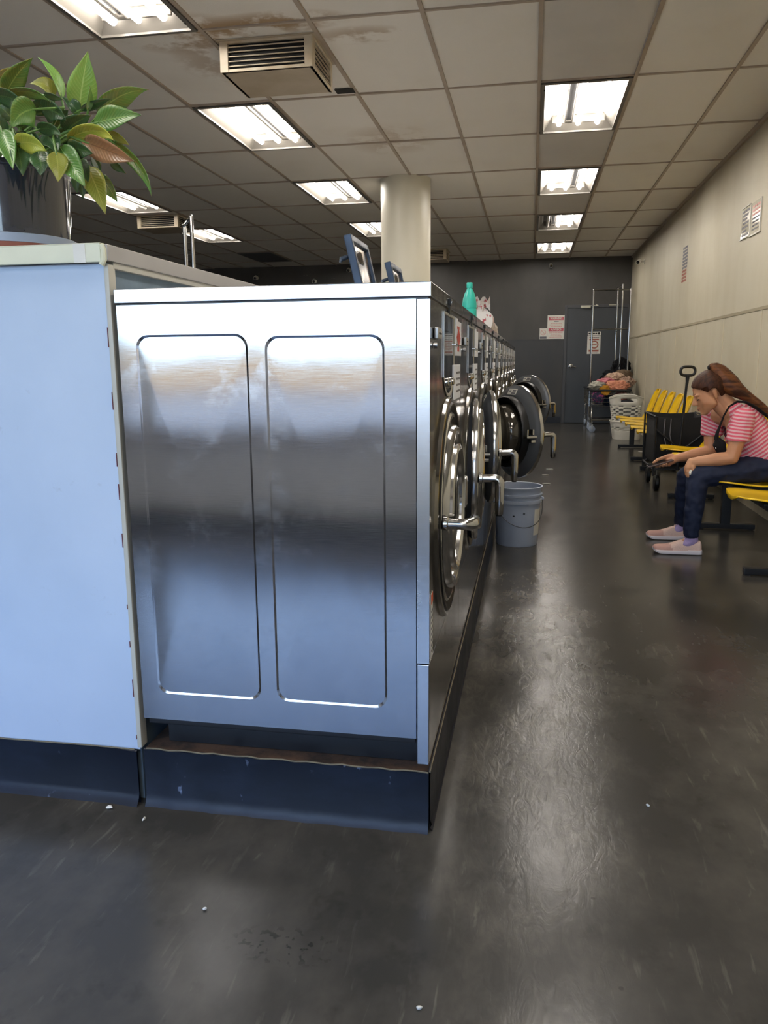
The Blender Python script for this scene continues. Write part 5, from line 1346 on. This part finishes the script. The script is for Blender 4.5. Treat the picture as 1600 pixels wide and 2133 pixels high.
mb.build('pouch', M['black_fabric'], r, angle=180, world=True)
mb = MB(); mb.sphere(at(1491.5, 933.5, 4.905), .0035, 2); mb.build('stud', M['chrome'], r, world=True)
# ------------------------------------------------------------------ camera, daylight, exposure
cam = bpy.data.cameras.new('camera'); co = bpy.data.objects.new('camera', cam); COL.objects.link(co)
cam.sensor_fit = 'HORIZONTAL'; cam.sensor_width = 36.0; cam.lens = FPX*36.0/1600.0; cam.clip_start = .05; cam.clip_end = 200
mtx = Matrix((RT, UP, -FWD)).transposed().to_4x4(); mtx.translation = CAMP; co.matrix_world = mtx
scene.camera = co
w = bpy.data.worlds.new('world'); scene.world = w; w.use_nodes = True; nt = w.node_tree; bg = nt.nodes['Background']
tc = nt.nodes.new('ShaderNodeTexCoord'); sx = nt.nodes.new('ShaderNodeSeparateXYZ'); nt.links.new(tc.outputs['Generated'], sx.inputs[0])
rp = nt.nodes.new('ShaderNodeValToRGB'); nt.links.new(sx.outputs['Z'], rp.inputs[0])
rp.color_ramp.elements[0].position = 0; rp.color_ramp.elements[0].color = (.68, .84, 1.0, 1)
rp.color_ramp.elements[1].position = .6; rp.color_ramp.elements[1].color = (.22, .42, 1.0, 1)
nt.links.new(rp.outputs[0], bg.inputs[0]); bg.inputs[1].default_value = SKY = 2.8
# the sun stands behind the building: it lights only the lot outside
sl = bpy.data.lights.new('sun', 'SUN'); sl.energy = 7.0; sl.angle = R(.5); sl.color = (1, .93, .8)
so = bpy.data.objects.new('sun', sl); COL.objects.link(so); so.rotation_euler = Vector((-.25, -.55, -.75)).to_track_quat('-Z', 'Y').to_euler()
for k, (a, b) in enumerate(WINS):
    pl = bpy.data.lights.new('window_portal', 'AREA'); pl.shape = 'RECTANGLE'; pl.size = b-a; pl.size_y = HEAD-SILL; pl.cycles.is_portal = True
    po = bpy.data.objects.new('window_portal', pl); COL.objects.link(po); po.location = ((a+b)/2, YF-.16, (SILL+HEAD)/2); po.rotation_euler = (R(90), 0, 0)
# building across the lot
M['stucco'] = pbr('stucco', '86683f', .9, var=.05, vscale=1); M['roof_tile'] = pbr('roof_tile', '8a7a66', .9)
r = empty('building', (-6, -37, -.14), 'low tan building across the parking lot', 'building')
mb = MB(); mb.box(-30, 30, -6, 0, 0, 2.3); mb.build('wall', M['stucco'], r)
mb = MB(); mb.box(-30.3, 30.3, -6.3, .3, 2.3, 2.5); mb.build('roof', M['roof_tile'], r)
vs_ = scene.view_settings; scene.display_settings.display_device = 'sRGB'
vs_.view_transform = 'Standard'; vs_.look = 'None'; vs_.exposure = 1.62; vs_.gamma = 1.0; vs_.use_curve_mapping = False
scene.cycles.use_denoising = True; scene.cycles.max_bounces = 10; scene.cycles.sample_clamp_indirect = 6.0
